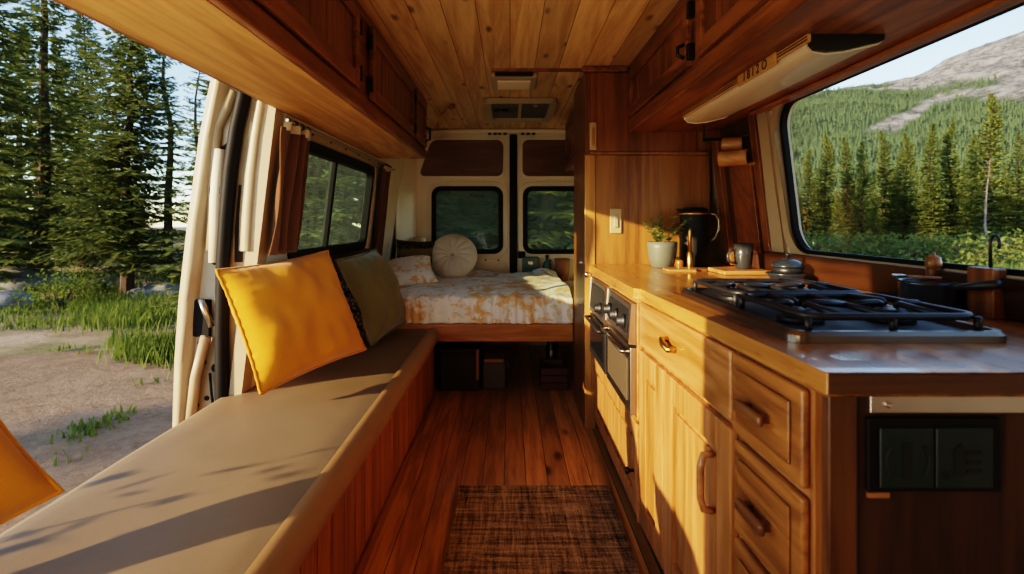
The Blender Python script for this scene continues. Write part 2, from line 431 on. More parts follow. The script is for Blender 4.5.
# ------------------------------------------------------------------ generic cabinet fronts
def slab(axis, p, sgn, u0, u1, z0, z1, th):
    """box lying on plane axis=p, growing towards sgn by th"""
    a, b = (p, p+sgn*th) if sgn > 0 else (p+sgn*th, p)
    mb = MB()
    return mb.box(a, b, u0, u1, z0, z1) if axis == 'X' else mb.box(u0, u1, a, b, z0, z1)
def cab_door(parent, axis, p, sgn, u0, u1, z0, z1, mf, mp, st=.06, th=.02, name='door', fn=None, boards=0):
    mb = MB()
    for q in ((u0, u0+st, z0, z1), (u1-st, u1, z0, z1), (u0+st, u1-st, z0, z0+st), (u0+st, u1-st, z1-st, z1)):
        s_ = slab(axis, p, sgn, *q, th); mb.add(s_.v, s_.f)
    if fn: mb.map(fn)
    d = obj(name, mb, mf, parent, bevel=.004)
    pb = MB()
    if boards:
        w = (u1-u0-2*st)/boards
        for k in range(boards):
            s_ = slab(axis, p, sgn, u0+st+k*w+.002, u0+st+(k+1)*w-.002, z0+st, z1-st, th*.5); pb.add(s_.v, s_.f)
        s_ = slab(axis, p, sgn, u0+st, u1-st, z0+st, z1-st, th*.2); pb.add(s_.v, s_.f)
    else:
        s_ = slab(axis, p, sgn, u0+st, u1-st, z0+st, z1-st, th*.3); pb.add(s_.v, s_.f)
        g = .018
        s_ = slab(axis, p, sgn, u0+st+g, u1-st-g, z0+st+g, z1-st-g, th*.75); pb.add(s_.v, s_.f)
    if fn: pb.map(fn)
    obj('door_panel', pb, mp, d, bevel=.003)
    return d

# ------------------------------------------------------------------ van shell
def xl(z): return -(1.055 - .12*(z-.45))
def xr(z): return 1.25 - .12*(z-.45)
H = 1.98; YB = 4.95
def wall_hole(mapf, u0, u1, v0, v1, hole, depth):
    """rectangular wall with one hole (list of points), with reveal of given depth; mapf(u,v,d)->xyz"""
    den = []
    for k in range(len(hole)):
        a, b = hole[k], hole[(k+1) % len(hole)]; q = 8 if math.hypot(a[0]-b[0], a[1]-b[1]) > .08 else 1
        den += [(a[0]+(b[0]-a[0])*i/q, a[1]+(b[1]-a[1])*i/q) for i in range(q)]
    hole = den
    mb = MB(); n = len(hole)
    cu = sum(p[0] for p in hole)/n; cv = sum(p[1] for p in hole)/n
    def hit(p):
        du, dv = p[0]-cu, p[1]-cv; ts = []
        if du > 1e-9: ts.append((u1-cu)/du)
        if du < -1e-9: ts.append((u0-cu)/du)
        if dv > 1e-9: ts.append((v1-cv)/dv)
        if dv < -1e-9: ts.append((v0-cv)/dv)
        t = min(ts); return (cu+du*t, cv+dv*t)
    hole2 = []
    cs = [(u0,v0),(u1,v0),(u1,v1),(u0,v1)]
    outer = [hit(p) for p in hole]
    for k in range(n):
        hole2.append((hole[k], outer[k]))
        a, b = outer[k], outer[(k+1) % n]
        if abs(a[0]-b[0]) > 1e-6 and abs(a[1]-b[1]) > 1e-6:
            for c in cs:
                if (abs(c[0]-a[0]) < 1e-6 and abs(c[1]-b[1]) < 1e-6) or (abs(c[1]-a[1]) < 1e-6 and abs(c[0]-b[0]) < 1e-6):
                    hole2.append((((hole[k][0]+hole[(k+1) % n][0])/2, (hole[k][1]+hole[(k+1) % n][1])/2), c))
    n = len(hole2); vs = []
    for d in (0, depth):
        vs += [mapf(p[0], p[1], d) for p, _ in hole2] + [mapf(q[0], q[1], d) for _, q in hole2]
    fs = []
    for k in range(n):
        k2 = (k+1) % n
        fs += [(k, k2, n+k2, n+k), (2*n+k, 2*n+k2, 3*n+k2, 3*n+k), (k, k2, 2*n+k2, 2*n+k), (n+k, n+k2, 3*n+k2, 3*n+k)]
    return mb.add(vs, fs)
def ring(mapf, pts_in, pts_out, d0, d1):
    mb = MB(); n = len(pts_in)
    vs = [mapf(*p, d0) for p in pts_in] + [mapf(*p, d0) for p in pts_out] + [mapf(*p, d1) for p in pts_in] + [mapf(*p, d1) for p in pts_out]
    fs = []
    for k in range(n):
        j = (k+1) % n
        fs += [(k, j, n+j, n+k), (2*n+k, 2*n+j, 3*n+j, 3*n+k), (k, j, 2*n+j, 2*n+k), (n+k, n+j, 3*n+j, 3*n+k)]
    return mb.add(vs, fs)
def disc(mapf, pts, d):
    return MB().add([mapf(*p, d) for p in pts], [tuple(range(len(pts)))])
mapL = lambda u, v, d: (xl(v)-d, u, v)          # left wall, d outwards
mapR = lambda u, v, d: (xr(v)+d, u, v)
mapB = lambda u, v, d: (u, YB+d, v)

struct('floor', MB().box(-1.13, 1.27, -1.0, YB+.05, -.06, 0), M['floor'])
struct('ceiling', MB().box(-1.25, 1.25, -1.0, YB+.05, H, H+.05), M['ceil'])
struct('trim_1', MB().box(-.1, .6, 2.985, 3.015, H-.012, H-.0005), M['stain_y'])['label'] = 'red brown batten across the ceiling seam'

# left wall with sliding window
hl = rrect(2.42, 3.66, .975, 1.48, .05)
struct('wall_left', wall_hole(mapL, 2.2, YB, 0.0, H, hl, .025), M['beige'])
struct('wall_left', MB().prism([(-1.145, 0), (-1.2, 0), (-1.2, H), (-1.0, H), (-1.0, 1.7), (-1.145, .5)], 'Y', -1.0, .25), M['beige'])
struct('wall_left', MB().prism([(xl(0), 0), (xl(0)-.05, 0), (xl(H)-.05, H), (xl(H), H)], 'Y', 2.12, 2.1995), M['cream'])
struct('trim_2', MB().box(-1.25, -.97, .25, 2.15, 1.735, H), M['white'])
w1 = struct_root('window_1', (-1.0, 3.04, .97))
obj('window_frame', ring(mapL, rrect(2.445, 3.635, 1.0, 1.455, .04), rrect(2.395, 3.685, .95, 1.505, .06), -.012, .03), M['black'], w1)
obj('mullion', MB().prism([(xl(1.0)-.0, 1.0), (xl(1.455), 1.455), (xl(1.455)-.03, 1.455), (xl(1.0)-.03, 1.0)], 'Y', 2.90, 2.935), M['black'], w1)
obj('pane', disc(mapL, rrect(2.43, 2.915, .985, 1.47, .04), .018), M['tintglass'], w1)
obj('pane', disc(mapL, rrect(2.915, 3.65, .985, 1.47, .04), .026), M['tintglass'], w1)
obj('window_ledge', MB().prism([(xl(.94)+.0, .925), (xl(.94)+.035, .925), (xl(.94)+.035, .948), (xl(.94), .948)], 'Y', 2.38, 3.7), M['dark_wood'], w1)
# pale strip above the window with screw heads
mb = MB().prism([(xl(1.51)+.001, 1.512), (xl(1.51)+.012, 1.512), (xl(1.555)+.012, 1.56), (xl(1.56)+.001, 1.56)], 'Y', 2.2, 4.1)
s3 = struct('trim_3', mb, M['cream'])
mb = MB()
for y in (2.5, 2.75, 3.0, 3.25, 3.5, 3.75): mb.lathe([(.006, 0), (.006, .004), (.002, .006)], (xl(1.535)+.011, y, 1.535), 'X', 10)
obj('screw', mb, M['dkmetal'], s3)

# right wall with the long window
hr = rrect(.30, 2.225, 1.008, 1.61, .11, 8)
struct('wall_right', wall_hole(mapR, -1.0, YB, 0.0, H, hr, .03), M['beige'])
w2 = struct_root('window_2', (1.15, 1.25, 1.0))
obj('window_frame', ring(mapR, rrect(.312, 2.213, 1.019, 1.604, .10, 8), rrect(.29, 2.235, 1.0, 1.618, .12, 8), -.006, .014), M['black'], w2)
obj('window_surround', ring(mapR, rrect(.285, 2.238, .998, 1.62, .122, 8), rrect(.22, 2.285, .955, 1.66, .15, 8), -.022, -.001), M['pillar'], w2, bevel=.008)
obj('pane', disc(mapR, rrect(.31, 2.215, 1.015, 1.605, .1, 8), .010), M['paleglass'], w2)
# white body pillar between window and wood wall
pts = [(1.64, 2.305, 2.385), (1.45, 2.31, 2.385), (1.25, 2.31, 2.39), (1.12, 2.30, 2.43), (1.02, 2.30, 2.435), (.93, 2.30, 2.42)]
mb = MB()
poly = [(a, z) for z, a, b in pts] + [(b, z) for z, a, b in reversed(pts)]
n = len(poly)
mb.add([(xr(z)-.02, y, z) for y, z in poly] + [(xr(z)+.01, y, z) for y, z in poly], [tuple(range(n)), tuple(range(2*n-1, n-1, -1))] + [(i, (i+1) % n, n+(i+1) % n, n+i) for i in range(n)])
struct('trim_4', mb, M['pillar'], bevel=.006)
# front bulkhead (behind the viewer)
struct('wall_front', MB().box(-1.2, 1.25, -1.06, -1.0, 0, H), M['beige'])

# rear doors
def rear_door(nm, x0, x1, hx0, hx1, px0, px1, slant):
    d = struct('door_%d' % nm, wall_hole(mapB, x0, x1, .25, 1.935, rrect(hx0, hx1, .85, 1.445, .07), .05), M['rear_bright'])
    obj('window_seal', ring(mapB, rrect(hx0+.03, hx1-.03, .88, 1.415, .05), rrect(hx0-.012, hx1+.012, .838, 1.457, .085), -.02, .02), M['black'], d)
    obj('window_rim', ring(mapB, rrect(hx0-.014, hx1+.014, .836, 1.459, .087), rrect(hx0-.055, hx1+.055, .79, 1.50, .12), -.012, .0), M['rear_bright'], d, bevel=.006)
    obj('pane', disc(mapB, rrect(hx0+.01, hx1-.01, .86, 1.435, .06), .01), M['rearglass'], d)
    p = rrect(px0, px1, 1.545, 1.885, .06)
    c = (px0+px1)/2
    p = [(x + (slant*(z-1.545)/.34 if (x-c)*slant < 0 else 0), z) for x, z in p]
    n = len(p)
    obj('upper_panel', MB().add([mapB(*q, -.012) for q in p] + [mapB(*q, .0) for q in p], [tuple(range(n))] + [(i, (i+1) % n, n+(i+1) % n, n+i) for i in range(n)]), M['inset'], d)
    q2 = [(c+(x-c)*1.035, 1.715+(z-1.715)*1.09) for x, z in p]
    obj('panel_rim', ring(mapB, p, q2, -.016, 0), M['rear_bright'], d, bevel=.004)
    lp = rrect(hx0-.03, hx1+.03, .45, .76, .06)
    q2 = [((hx0+hx1)/2+(x-(hx0+hx1)/2)*1.06, .605+(z-.605)*1.1) for x, z in lp]
    obj('lower_panel', ring(mapB, lp, q2, -.012, 0), M['rear_bright'], d, bevel=.004)
    mb = MB()
    for k in range(5): mb.lathe([(.012, 0), (.012, -.004)], (hx0+.12+k*.12, YB+.0, .775), 'Y', 10)
    obj('plug_hole', mb, M['black'], d)
    return d
d1 = rear_door(1, -.86, -.003, -.705, -.075, -.84, -.06, .12)
d2 = rear_door(2, .065, .92, .13, .79, .11, .88, -.12)
obj('latch', MB().box(.072, .14, YB-.045, YB, .80, .86), M['black'], d2, bevel=.006)
obj('lock_pin', MB().lathe([(.014, 0), (.014, -.02), (.008, -.03)], (.19, YB, .79), 'Y', 12), M['brass'], d2)
struct('trim_5', MB().box(-.004, .066, YB-.03, YB+.02, .25, 1.93), M['black'], bevel=.01)['label'] = 'black rubber seal between the rear doors'
struct('wall_rear', MB().box(-1.05, 1.2, YB, YB+.05, 1.935, H).box(-1.1, -.86, YB, YB+.05, 0, 1.935).box(.92, 1.25, YB, YB+.05, 0, 1.935).box(-.86, .92, YB, YB+.05, 0, .25), M['beige'])
struct('trim_6', MB().prism([(xl(1.2)+.0, 4.55), (xl(1.2)+.03, 4.6), (-.855, 4.90), (-.855, 4.95), (xl(1.2), 4.95)], 'Z', .3, 1.93), M['rear_bright'], bevel=.01)
mb = MB().tube([(-.9, YB-.02, 1.945), (-.6, YB-.035, 1.955), (0, YB-.04, 1.96), (.6, YB-.035, 1.955), (.9, YB-.02, 1.945)], .02, 8)
struct('trim_7', mb, M['rear_bright'])
mb = MB()
for k, x in enumerate((-.2,-.15,-.11,-.06, .1,.15,.2)): mb.box(x, x+.03, YB-.05, YB-.01, 1.925, 1.94)
struct('trim_8', mb, M['dkmetal'])['label'] = 'black hinge hardware over the rear door seam'

# door jamb (open sliding door edge)
YJ = 2.15
jo = [(-1.325,-.25),(-1.32,.333),(-1.30,.75),(-1.285,.9),(-1.262,1.1),(-1.215,1.45),(-1.175,1.66),(-1.165,1.76)]
ji = [(-.955,1.76),(-.97,1.55),(-1.0,1.2),(-1.02,.9),(-1.06,.45),(-1.08,-.25)]
tj = struct('trim_9', MB().prism(jo+ji, 'Y', YJ, YJ+.05), M['white'], bevel=.004)
tj['label'] = 'white painted jamb of the open sliding door with black seal and latch'
def YP(px, py, Y=YJ): return ((px-510)/540*Y, 1.13-(py-222)/540*Y)
mb = MB()
lip_o = [YP(*p) for p in ((176,470),(177,425),(179,360),(183,300),(191,230),(203,140),(214,85),(219,70))]
lip_i = [YP(*p) for p in ((184,470),(186,425),(189,360),(194,300),(202,230),(215,140),(224,95),(229,70))]
for k in range(len(lip_o)-1):
    a, b, c, d = lip_o[k], lip_o[k+1], lip_i[k+1], lip_i[k]
    y0 = YJ-.05
    mb.add([(a[0],y0+.02,a[1]),(b[0],y0+.02,b[1]),(c[0],y0,c[1]),(d[0],y0,d[1]),(c[0]+.02,YJ,c[1]),(d[0]+.02,YJ,d[1]),(a[0],YJ,a[1]),(b[0],YJ,b[1])],
           [(0,1,2,3),(3,2,4,5),(0,6,7,1)])
obj('outer_lip', mb, M['cream'], tj, smooth=True, weld=True)
path = [YP(*p) for p in ((250,78),(247,100),(240,130),(234,170),(230,215),(227,260),(226,330),(226,420),(226,480))]
obj('black_seal', MB().tube([(p[0], YJ-.03, p[1]) for p in path], .026, 10), M['black'], tj, smooth=True)
path = [YP(*p) for p in ((236,92),(228,110),(219,128),(216,160),(215,200),(213,250))]
obj('rolled_edge', MB().tube([(p[0], YJ-.012, p[1]) for p in path], .02, 8), M['cream'], tj, smooth=True)
def jbox(px0, px1, py0, py1, d):
    a, b = YP(px0, py1), YP(px1, py0); return MB().box(a[0], b[0], YJ-d, YJ, a[1], b[1])
lt = obj('latch_plate', jbox(195, 212, 299, 336, .018), M['black'], tj, bevel=.005)
m_ = MB(); a = YP(206, 298); b = YP(216, 325)
m_.tube([(a[0], YJ-.035, a[1]), (a[0]+.02, YJ-.04, a[1]-.05), (b[0], YJ-.03, b[1])], .012, 8)
obj('latch_hook', m_, M['steel'], lt, smooth=True)
mb = MB()
for px, py, r in ((194,287,.010),(200,343,.009),(204,362,.011),(216,368,.018),(197,405,.010),(207,398,.010),(215,262,.012),(190,300,.007)):
    p = YP(px, py); mb.lathe([(r, 0), (r, -.002)], (p[0], YJ-.001, p[1]), 'Y', 14)
obj('jamb_hole', mb, M['gap'], tj)
obj('strut', MB().tube([(YP(210,335)[0], YJ-.03, YP(210,335)[1]), (YP(200,375)[0], YJ-.03, YP(200,375)[1]), (YP(195,420)[0], YJ-.03, YP(195,420)[1])], .02, 8), M['cream'], tj, smooth=True)
for pl in (((218,150),(231,140),(228,200),(224,260),(224,300),(219,300),(217,240),(216,190)), ((239,185),(247,185),(244,230),(243,262),(235,262),(235,230))):
    pq_ = [YP(*p) for p in pl]
    obj('jamb_cavity', MB().add([(p[0], YJ-.003, p[1]) for p in pq_], [tuple(range(len(pq_)))]), M['gap'], tj)
obj('cable', MB().tube([(YP(212,372)[0], YJ-.015, YP(212,372)[1]), (YP(214,390)[0], YJ-.02, YP(214,390)[1]), (YP(217,420)[0], YJ-.015, YP(217,420)[1])], .005, 6), M['black'], tj)
obj('data_sticker', jbox(216, 224, 353, 362, .003), M['blue'], tj)
mb = jbox(213, 222, 140, 188, .03); obj('strap', jbox(214, 226, 188, 194, .034), M['dkmetal'], tj)
obj('inner_stay', MB().tube([(YP(222,150)[0], YJ-.015, YP(222,150)[1]), (YP(219,200)[0], YJ-.02, YP(219,200)[1]), (YP(217,262)[0], YJ-.015, YP(217,262)[1])], .024, 8), M['beige'], tj, smooth=True)
# inner post strips beside the curtain
pp = [YP(*p, 2.2) for p in ((262,105),(256,140),(251,175),(248,215),(247,250))]
pq = [YP(*p, 2.2) for p in ((274,105),(268,140),(264,175),(261,215),(259,250))]
mb = MB()
for k in range(4):
    a, b, c, d = pp[k], pp[k+1], pq[k+1], pq[k]
    mb.add([(a[0],2.13,a[1]),(b[0],2.13,b[1]),(c[0],2.11,c[1]),(d[0],2.11,d[1]),(a[0],2.2,a[1]),(b[0],2.2,b[1]),(c[0]+.01,2.2,c[1]),(d[0]+.01,2.2,d[1])],
           [(0,1,2,3),(0,4,5,1),(3,2,6,7)])
struct('trim_10', mb, M['cream'], smooth=True, weld=True)

# ------------------------------------------------------------------ curtains
def curtain(label, y0, y1, z0, z1, folds):
    r = thing('curtain', (xl((z0+z1)/2)+.06, (y0+y1)/2, z0), label, 'curtain')
    def fn(u, v):
        z = z0+(z1-z0)*v; y = y0+(y1-y0)*u + .012*math.sin(v*5+u*9)
        a = .022*(1-.35*v)
        return (xl(z)+.05+a*math.sin(u*folds*2*PI+.6*math.sin(v*4)), y, z)
    o = obj('cloth', MB().grid(60, 24, fn), M['curtain'], r, smooth=True)
    sm = o.modifiers.new('s', 'SOLIDIFY'); sm.thickness = .004
    def fh(u, v):
        z = z1-.012+.034*v; y = y0+(y1-y0)*u
        return (xl(z)+.05+.02*math.sin(u*folds*2*PI), y, z)
    obj('heading', MB().grid(60, 3, fh), M['sash'], r, smooth=True)
    for k in range(4):
        y = y0+(y1-y0)*(k+.5)/4; mb = MB()
        mb.tube([(xl(z1)+.05+.012*math.cos(q), y, z1+.028+.012*math.sin(q)) for q in [i*2*PI/10 for i in range(11)]], .003, 6, False)
        obj('hook', mb, M['dkmetal'], r)
curtain('rust brown curtain bunched beside the open doorway, near end of the side window', 2.10, 2.38, 1.0, 1.50, 3)
curtain('narrow rust brown curtain gathered at the far end of the side window', 3.76, 3.98, .86, 1.50, 3)
r = thing('curtain_rod', (xl(1.53)+.05, 3.1, 1.53), 'thin metal curtain rod running above the side window', 'curtain rod')
obj('rod', MB().tube([(xl(1.53)+.05, 2.12, 1.53), (xl(1.53)+.05, 4.12, 1.53)], .006, 8), M['steel'], r)
for y in (2.22, 4.1): obj('bracket', MB().tube([(xl(1.53)-.0, y, 1.53), (xl(1.53)+.055, y, 1.53)], .008, 8), M['dkmetal'], r)

# ------------------------------------------------------------------ overhead cabinets
def hinge(par, axis, p, sgn, u, z):
    s_ = slab(axis, p, sgn, u-.012, u+.012, z-.03, z+.03, .026)
    obj('hinge', s_, M['dkmetal'], par, bevel=.004)
XC = -.593
oc = thing('overhead_cabinet', (-.77, 2.0, 1.57), 'long stained wood overhead cabinet with pale pine underside above the bench', 'overhead cabinet')
obj('carcass', MB().box(-.905, XC, .3, 3.77, 1.585, H), M['stain_y'], oc)
obj('bottom_panel', MB().box(-.902, XC-.012, .28, 3.765, 1.572, 1.5845), M['pine'], oc)
obj('outer_lip', MB().box(-.925, -.903, .28, 3.77, 1.575, 1.63), M['stain_y'], oc, bevel=.006)
obj('front_rail', MB().box(XC-.012, XC+.012, .28, 3.77, 1.572, 1.63), M['stain_y'], oc, bevel=.005)
obj('top_rail', MB().box(XC-.001, XC+.01, .28, 3.77, 1.945, H-.001), M['stain_y'], oc, bevel=.003)
for y0, y1, bd in ((.4, 1.16, 5), (1.22, 2.06, 5), (2.25, 3.22, 6), (3.30, 3.71, 2)):
    d = cab_door(oc, 'X', XC+.001, 1, y0, y1, 1.64, 1.945, M['stain_y'], M['stain_z'], st=.055, th=.022, boards=bd)
    for z in (1.70, 1.88): hinge(d, 'X', XC+.001, 1, y1+.012 if y1 < 2.1 else y0-.012, z)
    if y0 > 3:
        obj('pull', MB().tube([(XC+.022, 3.66, 1.68), (XC+.05, 3.66, 1.69), (XC+.05, 3.66, 1.76), (XC+.022, 3.66, 1.77)], .008, 8), M['dkmetal'], d, smooth=True)
XR = .66
oc2 = thing('overhead_cabinet', (.85, 2.0, 1.59), 'dark red brown overhead cabinet above the kitchen counter carrying the lamp', 'overhead cabinet')
obj('carcass', MB().prism([(XR, 1.635), (1.10, 1.635), (1.06, H), (XR, H)], 'Y', .3, 2.945), M['stain_y'], oc2)
obj('bottom_panel', MB().box(XR+.01, 1.115, .3, 2.945, 1.62, 1.6345), M['under'], oc2)
obj('front_rail', MB().box(XR-.014, XR+.012, .3, 2.945, 1.618, 1.685), M['stain_y'], oc2, bevel=.006)
obj('back_rail', MB().box(1.06, 1.118, .3, 2.4, 1.604, 1.6195), M['under'], oc2, bevel=.006)
obj('top_rail', MB().box(XR-.014, XR, .3, 2.945, 1.945, H-.001), M['stain_y'], oc2, bevel=.004)
for y0, y1, bd in ((.4, 1.06, 6), (1.10, 1.86, 6), (1.95, 2.92, 7)):
    d = cab_door(oc2, 'X', XR, -1, y0, y1, 1.695, 1.94, M['stain_y'], M['stain_z'], st=.055, th=.022, boards=bd)
    for z in (1.74, 1.89): hinge(d, 'X', XR, -1, y0-.014, z)
    obj('pull', MB().tube([(XR-.022, y0+.03, 1.73), (XR-.045, y0+.03, 1.74), (XR-.045, y0+.03, 1.77), (XR-.022, y0+.03, 1.78)], .007, 8), M['dkmetal'], d, smooth=True)
oc3 = thing('overhead_cabinet', (.7, 3.95, 1.55), 'small dark overhead cabinet over the bed foot beyond the tall cupboard', 'overhead cabinet')
obj('carcass', MB().box(.475, 1.05, 3.455, 4.5, 1.56, H), M['stain_y'], oc3)
obj('front_rail', MB().box(.462, .474, 3.455, 4.5, 1.55, 1.6), M['stain_y'], oc3, bevel=.003)
for y0, y1 in ((3.5, 3.95), (4.0, 4.45)): cab_door(oc3, 'X', .475, -1, y0, y1, 1.62, 1.94, M['stain_y'], M['stain_z'], st=.05, boards=3)

# ------------------------------------------------------------------ tall cupboard
tc = thing('tall_cabinet', (.74, 3.2, 0), 'tall honey brown plywood cupboard at the far end of the kitchen counter', 'cupboard')
X0 = .408; YF = 2.95
obj('carcass', MB().box(X0+.012, 1.10, YF+.014, 3.45, 0, H-.002), M['closet'], tc)
obj('upper_panel', MB().box(X0+.03, 1.02, YF-.004, YF+.0135, 1.515, 1.945), M['closet_up'], tc, bevel=.003)
obj('lower_panel', MB().box(X0+.058, 1.09, YF-.0, YF+.0135, .0, 1.495), M['closet'], tc, bevel=.002)
obj('shelf_edge', MB().box(X0+.03, 1.08, YF-.018, YF+.0135, 1.496, 1.514), M['closet'], tc, bevel=.004)
obj('corner_post', MB().box(X0, X0+.057, YF-.006, YF+.0135, 0, 1.495), M['pine_z'], tc, bevel=.004)
obj('side_panel', MB().box(X0+.001, X0+.0115, YF+.014, 3.45, 0, H-.03), M['closet_up'], tc)
obj('corner_post', MB().box(X0, X0+.029, YF-.005, YF+.0135, 1.5145, 1.945), M['closet_up'], tc, bevel=.003)
obj('crown_moulding', MB().box(X0-.015, .64, YF-.028, YF+.0135, 1.946, H-.003), M['stain_y'], tc, bevel=.008)
obj('door_pull', MB().box(.432, .470, YF-.026, YF-.004, 1.52, 1.672), M['switch'], tc, bevel=.006)
obj('pull_slot', MB().box(.443, .459, YF-.028, YF-.0262, 1.545, 1.64), M['brass'], tc)
obj('knob', MB().lathe([(.008, 0), (.008, -.015), (.017, -.02), (.017, -.03), (.008, -.035)], (.42, YF-.006, .845), 'Y', 16), M['chrome'], tc, smooth=True)
ls = thing('light_switch', (.577, YF-.004, 1.07), 'ivory rocker switch plate on the tall cupboard panel above the counter', 'light switch')
obj('plate', MB().box(.545, .608, YF-.010, YF-.001, 1.068, 1.202), M['switch'], ls, bevel=.004)
obj('rocker', MB().box(.566, .588, YF-.018, YF-.0102, 1.10, 1.17), M['plastic'], ls, bevel=.003)

# wood lining of the right wall behind the far counter
def liner(y0, y1, z0, z1, d0, d1):
    mb = MB(); vs = []
    for d in (d0, d1):
        vs += [(xr(z)-d, y, z) for y, z in ((y0,z0),(y1,z0),(y1,z1),(y0,z1))]
    return mb.add(vs, [(0,1,2,3),(7,6,5,4),(0,4,5,1),(1,5,6,2),(2,6,7,3),(3,7,4,0)])
struct('trim_11', liner(2.44, 2.95, .9, 1.618, .002, .012), M['dark_wood'])
struct('trim_12', liner(2.50, 2.74, .985, 1.42, .0125, .026), M['dark_door'], bevel=.003)
struct('trim_13', liner(2.82, 2.90, .905, 1.615, .0125, .04), M['stain_z'], bevel=.003)
struct('trim_14', liner(2.40, 2.46, .905, 1.615, .0125, .03), M['stain_z'], bevel=.003)
struct('trim_15', liner(.86, 2.46, .905, 1.0, .023, .034), M['splash'], bevel=.003)['label'] = 'dark burled wood ledge under the long window'

# ------------------------------------------------------------------ kitchen base cabinets
def sx(x, y, z): return (x + .475 - .475 + (1.87-y)*.032, y, z)
XB = .462
bc = thing('base_cabinet', (.8, 1.36, 0), 'oak kitchen base cabinet with drawers and cupboard doors under the cooktop', 'kitchen cabinet')
def B(x0, x1, y0, y1, z0, z1): return MB().box(x0, x1, y0, y1, z0, z1).map(sx)
obj('carcass', B(XB+.001, 1.16, .875, 1.868, .085, .862), M['oak_z'], bc)
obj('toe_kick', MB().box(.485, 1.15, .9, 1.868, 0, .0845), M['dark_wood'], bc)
def drawer(y0, y1, z0, z1, mat, pull):
    d = obj('drawer', B(XB-.016, XB, y0, y1, z0, z1), mat, bc, bevel=.006)
    if pull == 'block':
        g = obj('raised_field', B(XB-.022, XB-.0165, y0+.03, y1-.03, z0+.028, z1-.028), mat, d, bevel=.004)
        ym = (y0+y1)/2; zm = (z0+z1)/2
        h = obj('handle', B(XB-.05, XB-.036, ym-.052, ym+.052, zm-.011, zm+.011), M['knobwood'], d, bevel=.006)
        for dy in (-.033, .033): obj('handle_post', B(XB-.0365, XB-.022, ym+dy-.007, ym+dy+.007, zm-.007, zm+.007), M['knobwood'], h)
    else:
        ym = (y0+y1)/2+.02; zm = (z0+z1)/2
        obj('handle', MB().tube([(XB-.016, ym+.03, zm+.012), (XB-.036, ym+.025, zm+.012), (XB-.04, ym, zm+.004), (XB-.036, ym-.03, zm-.004), (XB-.016, ym-.034, zm-.004)], .009, 10).map(sx), M['brass'], d, smooth=True)
    return d
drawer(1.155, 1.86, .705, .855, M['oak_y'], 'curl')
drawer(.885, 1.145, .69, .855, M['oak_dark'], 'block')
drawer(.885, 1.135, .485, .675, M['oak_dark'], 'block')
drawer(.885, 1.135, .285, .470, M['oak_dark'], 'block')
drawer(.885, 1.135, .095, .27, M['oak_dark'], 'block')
def bdoor(y0, y1, handle_y=None):
    d = cab_door(bc, 'X', XB, -1, y0, y1, .095, .69, M['oak_z'], M['oak_z'], st=.075, th=.018, fn=sx)
    if handle_y:
        y = handle_y
        obj('handle', MB().tube([(XB-.018, y, .60), (XB-.04, y, .597), (XB-.047, y, .57), (XB-.047, y, .50), (XB-.04, y, .473), (XB-.018, y, .47)], .0085, 10).map(sx), M['oak_y'], d, smooth=True)
bdoor(1.605, 1.86); bdoor(1.145, 1.595, 1.235)
# end panel facing the viewer
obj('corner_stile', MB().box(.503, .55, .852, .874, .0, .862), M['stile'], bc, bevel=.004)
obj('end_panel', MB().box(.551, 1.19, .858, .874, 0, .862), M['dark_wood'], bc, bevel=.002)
mr = thing('towel_bar', (.85, .85, .838), 'flat brushed metal bar screwed along the counter end above the outlet', 'metal bar')
obj('bar', MB().box(.565, 1.15, .846, .857, .830, .858), M['steel'], mr, bevel=.002)
obj('screw', MB().lathe([(.005, 0), (.005, -.003), (.002, -.005)], (.592, .8458, .844), 'Y', 12), M['chrome'], mr)
ol = thing('outlet_panel', (.66, .85, .712), 'dark green outlet panel with two sockets set in the counter end', 'outlet')
obj('surround', MB().box(.562, .772, .847, .8575, .706, .822), M['black'], ol, bevel=.003)
obj('plate', MB().box(.578, .662, .842, .8468, .714, .808), M['green_plate'], ol, bevel=.003)
obj('plate', MB().box(.666, .755, .842, .8468, .714, .808), M['green_plate'], ol, bevel=.003)
mb = MB().box(.612, .626, .8405, .8418, .728, .785)
for s_ in (-1, 1):
    mb.tube([(.62+s_*(.026+.008*math.sin(k/6*PI)), .8414, .735+.045*k/6) for k in range(7)], .0022, 6)
obj('socket', mb, M['mark'], ol)
mb = MB().prism([(.692, .733), (.708, .733), (.708, .778), (.703, .785), (.692, .775)], 'Y', .8405, .8418)
for k in range(3): mb.box(.712, .735, .8405, .8418, .738+k*.014, .744+k*.014)
mb.lathe([(.007, 0), (.007, -.0012)], (.68, .8416, .735), 'Y', 10)
obj('socket', mb, M['mark'], ol)
obj('caption_strip', MB().box(.566, .60, .853, .8578, .694, .702), M['tan'], ol)

ba = thing('base_cabinet', (.8, 2.4, 0), 'oak cabinet housing the oven units at the far end of the counter', 'kitchen cabinet')
XA = .442
obj('carcass', MB().box(XA+.02, 1.14, 1.872, 2.945, .085, .44).box(XA+.02, 1.14, 1.872, 2.945, .846, .862).box(XA+.02, 1.14, 1.872, 1.89, .44, .846).box(XA+.02, 1.14, 2.37, 2.40, .44, .846).box(XA+.02, 1.14, 2.86, 2.945, .44, .846), M['oak_z'], ba)
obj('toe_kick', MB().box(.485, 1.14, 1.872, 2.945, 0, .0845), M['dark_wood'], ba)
obj('face_frame', MB().box(XA, XA+.0195, 1.872, 2.945, .425, .442).box(XA, XA+.0195, 1.872, 2.945, .845, .862).box(XA, XA+.0195, 2.365, 2.40, .442, .845).box(XA, XA+.0195, 2.86, 2.945, .085, .845).box(XA, XA+.0195, 1.872, 1.888, .085, .845), M['oak_y'], ba, bevel=.003)
